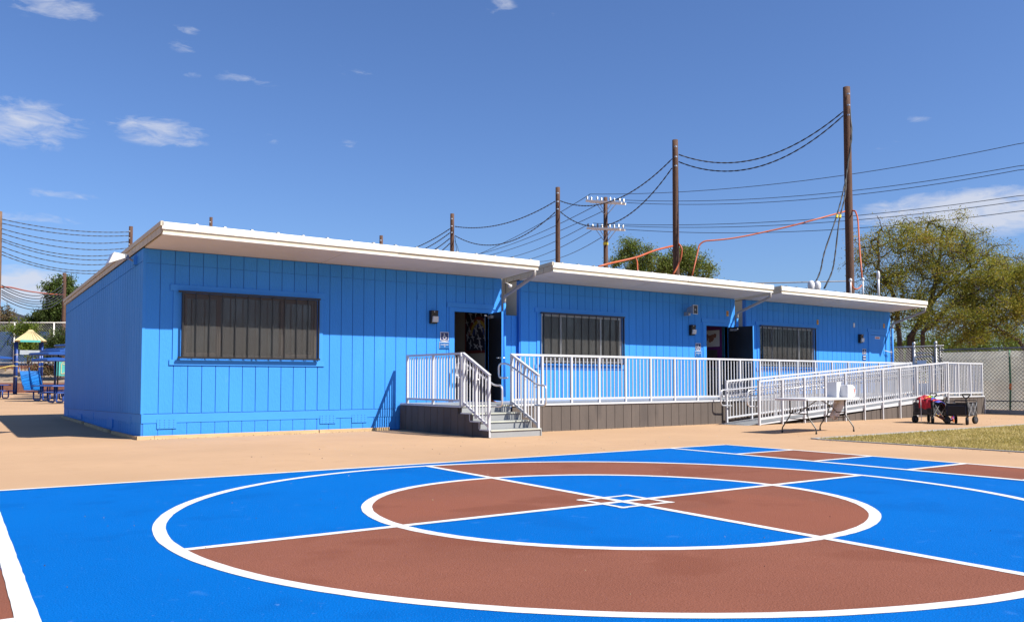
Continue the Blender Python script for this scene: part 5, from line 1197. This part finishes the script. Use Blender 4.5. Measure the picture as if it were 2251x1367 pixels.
def picnic(px, depth, label, rz, canopy=True, w=1.0):
    c = cw(px_x(px, depth), depth, G0); o = thing('picnic_table', label, 'picnic table', c, rz, 'blue picnic tables with canopies')
    box('table_top', (-.9, -.38, .70), (.9, .38, .75), 'play_blue', o, bevel=.02)
    for s in (-1, 1): box('seat', (-.9, s*.70-.14, .42), (.9, s*.70+.14, .46), 'play_blue', o, bevel=.015)
    for x in (-.6, .6):
        for s in (-1, 1):
            MB().tube(rounded([(x, s*.70, .42), (x, s*.70, .08), (x, s*.10, .06), (x, s*.10, .70)], .12), .035, 8).build('frame_tube', 'play_blue', o, smooth=True)
    return o
def canopy(px, yedge, depth, halfw, label, pole=True):
    x = px_x(px, depth); z = (HOR-yedge)/FPX*depth+HC; c = cw(x, depth, G0); o = thing('shade_canopy', label, 'canopy', c, R(10)-ANG, 'blue shade canopies over the picnic tables')
    h = z-G0; n = 8; v = [(halfw*math.cos(2*math.pi*k/n), halfw*math.sin(2*math.pi*k/n), h) for k in range(n)]+[(halfw*math.cos(2*math.pi*k/n), halfw*math.sin(2*math.pi*k/n), h+.09) for k in range(n)]+[(0, 0, h+.19)]+[(0, 0, h+.10)]
    f = [(k, (k+1) % n, (k+1) % n+n, k+n) for k in range(n)]+[(k+n, (k+1) % n+n, 2*n) for k in range(n)]+[((k+1) % n, k, 2*n+1) for k in range(n)]
    MB().add(v, f).build('canopy_panel', 'canopy_blue', o)
    MB().tube([(0, 0, 0), (0, 0, h+.10)], .035, 8).build('pole', 'black_steel', o, smooth=True)
    for k in range(n): MB().bar((0, 0, h+.08), (halfw*.97*math.cos(2*math.pi*k/n), halfw*.97*math.sin(2*math.pi*k/n), h+.01), .02, .02).build('rib', 'black_steel', o)
picnic(122, 40.0, 'nearest blue picnic table left of the shaded side wall', R(20)); picnic(132, 46.0, 'farther blue picnic table behind the nearest one', R(25)); picnic(156, 36.5, 'blue picnic table half hidden by the classroom corner', R(15)); picnic(-22, 44.0, 'blue picnic table cut by the left picture edge', R(20))
canopy(122, 794, 40.0, 1.05, 'lowest and nearest blue canopy above the picnic tables'); canopy(128, 781, 44.0, 1.40, 'second blue canopy above the picnic tables'); canopy(152, 775, 47.0, 1.5, 'third blue canopy rising behind the second'); canopy(160, 771, 51.0, 1.6, 'fourth blue canopy beside the classroom wall'); canopy(163, 762, 54.0, 1.2, 'highest blue canopy beside the classroom wall')
canopy(-15, 789, 44.0, .9, 'blue canopy cut by the left picture edge')

def slope():
    # brick retaining wall, earth bank, kerb, fence with blue screen
    D1 = 66.0; xa, xb = px_x(-260, D1), px_x(330, D1); y0 = D1; 
    w = thing('brick_wall', 'low red brick retaining wall behind the playground', 'wall', cw(0, D1, G0), -ANG)
    hgt = .78; box('core', (xa, .03, 0), (xb, .30, hgt-.01), 'mortar', w)
    bw, bh = .42, .13; bm_ = MB().box((0, 0, 0), (bw-.018, .05, bh-.018)).mesh('brick', 'brick_red'); rows = 6; n = 0
    for r_ in range(rows):
        x = px_x(-30, D1)-(bw/2 if r_ % 2 else 0)
        while x < px_x(170, D1): inst('brick', bm_, w, (x, -.0+random.uniform(-.004, .004), r_*bh)); x += bw
    # bank
    v = []; nx, ny = 40, 10; x0, x1 = px_x(-400, 70), px_x(700, 70)
    for j in range(ny+1):
        for i in range(nx+1):
            t = j/ny; z = G0+hgt-.05+1.25*t+.10*math.sin(i*1.7+j)*t*(1-t)*2; v.append(tuple(cw(x0+(x1-x0)*i/nx, D1+.3+9.5*t, z)))
    tag(MB().add(v, [(j*(nx+1)+i, j*(nx+1)+i+1, (j+1)*(nx+1)+i+1, (j+1)*(nx+1)+i) for j in range(ny) for i in range(nx)]).build('earth_bank', 'hill_earth', smooth=True), kind='structure')
    v = [tuple(cw(x, y, z)) for x, y, z in ((-90, 75.7, G0+1.95), (40, 75.7, G0+1.95), (60, 160, G0+2.2), (-140, 160, G0+2.2))]; tag(MB().poly(v).build('upper_ground', 'hill_earth'), kind='structure')
    D2 = 76.0; fz = (HOR-806)/FPX*D2+HC; ft = (HOR-709)/FPX*D2+HC
    k = thing('brick_kerb', 'thin brick kerb under the white far fence', 'kerb', cw(0, D2-.3, 0), -ANG); box('course', (px_x(-200, D2), 0, fz-.25), (px_x(300, D2), .25, fz+.10), 'brick_red', k)
    f = thing('far_fence', 'tall white chain link fence with blue screen on the bank', 'fence', cw(0, D2, 0), -ANG)
    for px in (-70, 30, 117, 200): MB().tube([(px_x(px, D2), 0, fz), (px_x(px, D2), 0, ft)], .06, 8).build('post', 'fascia_white', f, smooth=True)
    for z in (ft, fz+.35): MB().tube([(px_x(-120, D2), 0, z), (px_x(260, D2), 0, z)], .045, 8).build('rail', 'fascia_white', f, smooth=True)
    chain(f, (px_x(-40, D2), 0), (px_x(170, D2), 0), fz, ft, .22, .011)
    bs = MB(); 
    for a, b_ in ((-60, 28), (33, 104)): bs.box((px_x(a, D2), .10, fz+.12), (px_x(b_, D2), .13, (HOR-729)/FPX*D2+HC))
    bs.build('blue_screen', 'screen_blue', f)
    # plants
    def shrub(px, py, d, lobes, n, size, m, label, name='shrub', cat='shrub', tips=90, r0=.06, grp=None, spread=.22, bk='bark', zb=None):
        b_ = at(px, py, d); z0 = b_.z if zb is None else zb; b_.z = z0
        tree(name, label, b_, [[(0, 0, 0), (0, 0, max(.3, lobes[0][0][2]*.9))]]+[[(0, 0, .05), (l[0][0]*.8, l[0][1]*.8, max(.25, l[0][2]*.8))] for l in lobes[1:]], lobes, tips, n, size, m, bk, r0=r0, spread=spread, cat=cat, group=grp, shell=.35)
    s = 1.0
    shrub(60, 800, 70, [((-.5, 0, 2.2), (1.5, 1.1, 1.5)), ((.8, 0, 1.6), (1.3, 1, 1.2)), ((2.1, 0, 1.4), (1.2, 1, 1.1))], 7000, .16, 'leaf_bright', 'bright green bush behind the tan play roof', grp='bushes on the bank', spread=.3)
    shrub(132, 800, 68, [((0, 0, 1.7), (1.6, 1.2, 1.6)), ((1.3, -.8, 1.6), (1.4, 1.2, 1.3)), ((-.9, .3, 1.1), (1.1, 1, .9))], 9000, .14, 'leaf_dark', 'dark green bush between the play roof and the classroom', grp='bushes on the bank', spread=.28)
    shrub(85, 830, 67.5, [((0, 0, .7), (1.1, .8, .6)), ((1.4, 0, .6), (1, .8, .5))], 2600, .13, 'leaf_dry', 'dry brown brush on the bank under the bushes', grp='bushes on the bank')
    gg = 'trees on the skyline at left'
    Z = 110.0
    def sky_tree(px, pts, n, size, m, label, tips, name, sp, trunk=None, r0=.2):
        b_ = at(px, 815, Z); b_.z = G0+2.0; lob = []
        for (x, y), (rx, rz) in pts:
            p = at(x, y, Z)-b_; lob.append(((p.x, p.y, p.z), (rx, rx*.8, rz)))
        top = max(l[0][2] for l in lob); tree(name, label, b_, [[(0, 0, 0), (0.2, 0, top*.5), (0, .2, top)]], lob, tips, n, size, m, 'bark', r0=r0, spread=sp, group=gg, shell=.3, wander=.1)
    sky_tree(138, [((137, 616), (1.2, .8)), ((128, 632), (1.9, .9)), ((148, 640), (1.9, .9)), ((122, 650), (1.9, .8)), ((146, 662), (1.8, .9)), ((118, 668), (1.5, .7)), ((136, 680), (1.9, .9)), ((150, 690), (1.8, .8))], 20000, .26, 'leaf_pine', 'tall dark pine tree beside the rake of the first roof', 220, 'pine_tree', .45)
    sky_tree(95, [((90, 700), (2.2, 1.2)), ((108, 695), (2.0, 1.4)), ((75, 706), (1.5, .8)), ((125, 700), (1.6, 1.2))], 7000, .26, 'leaf_dark', 'rounded dark tree left of the pine tree', 80, 'broad_tree', .45)
    sky_tree(12, [((10, 690), (1.6, 1.2)), ((24, 693), (1.3, 1.0)), ((-5, 695), (2, 1.3))], 2200, .20, 'leaf_dry', 'thin bare looking tree next to the left edge pole', 110, 'bare_tree', .25)
    sky_tree(60, [((45, 722), (3.0, .8)), ((90, 724), (3.0, .9)), ((10, 722), (3, .8))], 6000, .25, 'leaf_green', 'low green hedge line seen through the far fence', 70, 'hedge', .5)
    # far hill
    v = []; n = 24; Dh = 900
    for i in range(n+1):
        t = i/n; px = -160+420*t; y = 705-14*math.exp(-((px-36)/16)**2)-6*math.sin(t*9)**2
        v += [tuple(at(px, y, Dh)), tuple(at(px, 850, Dh))]; 
    for i in range(n+1):
        t = i/n; px = -160+420*t; v.append(tuple(at(px, 850, Dh+150)))
    hb = 2*(n+1)
    tag(MB().add(v, [(2*i, 2*i+1, 2*i+3, 2*i+2) for i in range(n)]+[(2*i, 2*i+2, hb+i+1, hb+i) for i in range(n)]).build('far_hill', 'haze_hill'), kind='structure')
slope()

def grit():
    mb = MB(); rn = random.Random(21)
    def bit(x, y, sz, m):
        a = rn.uniform(0, 6.28); p = [(x+math.cos(a+k*2.1)*sz*rn.uniform(.5, 1.1), y+math.sin(a+k*2.1)*sz*rn.uniform(.5, 1.1), gz(x, y)+.006) for k in range(3)]; mb.add(p+[(x, y, gz(x, y)+.008+sz*.7)], [(0, 1, 2), (0, 1, 3), (1, 2, 3), (2, 0, 3)], m)
    for _ in range(70): bit(rn.uniform(.8, 12), rn.uniform(3, 10), rn.uniform(.003, .008), rn.choice(['concrete', 'play_tan', 'skirt_brown', 'hill_earth']))
    for _ in range(220): bit(rn.uniform(4, 29), rn.uniform(10.2, 13.4), rn.uniform(.005, .014), rn.choice(['concrete', 'skirt_brown', 'hill_earth', 'timber']))
    for _ in range(160): bit(rn.uniform(4.1, 9.4), YF-.09-abs(rn.gauss(0, .10)), rn.uniform(.006, .016), rn.choice(['hill_earth', 'skirt_brown', 'timber', 'leaf_dry']))
    for _ in range(160): bit(rn.uniform(10.8, 17.2), DF-.01-abs(rn.gauss(0, .10)), rn.uniform(.006, .016), rn.choice(['hill_earth', 'skirt_brown', 'timber', 'leaf_dry']))
    for _ in range(120): bit(14.25-abs(rn.gauss(0, .12)), rn.uniform(3, 9.8), rn.uniform(.006, .014), rn.choice(['leaf_dry', 'soil', 'grass']))
    tag(mb.build('grit', 'concrete'), 'scattered grit and dry leaf bits on the paving', 'grit', kind='stuff')
grit()
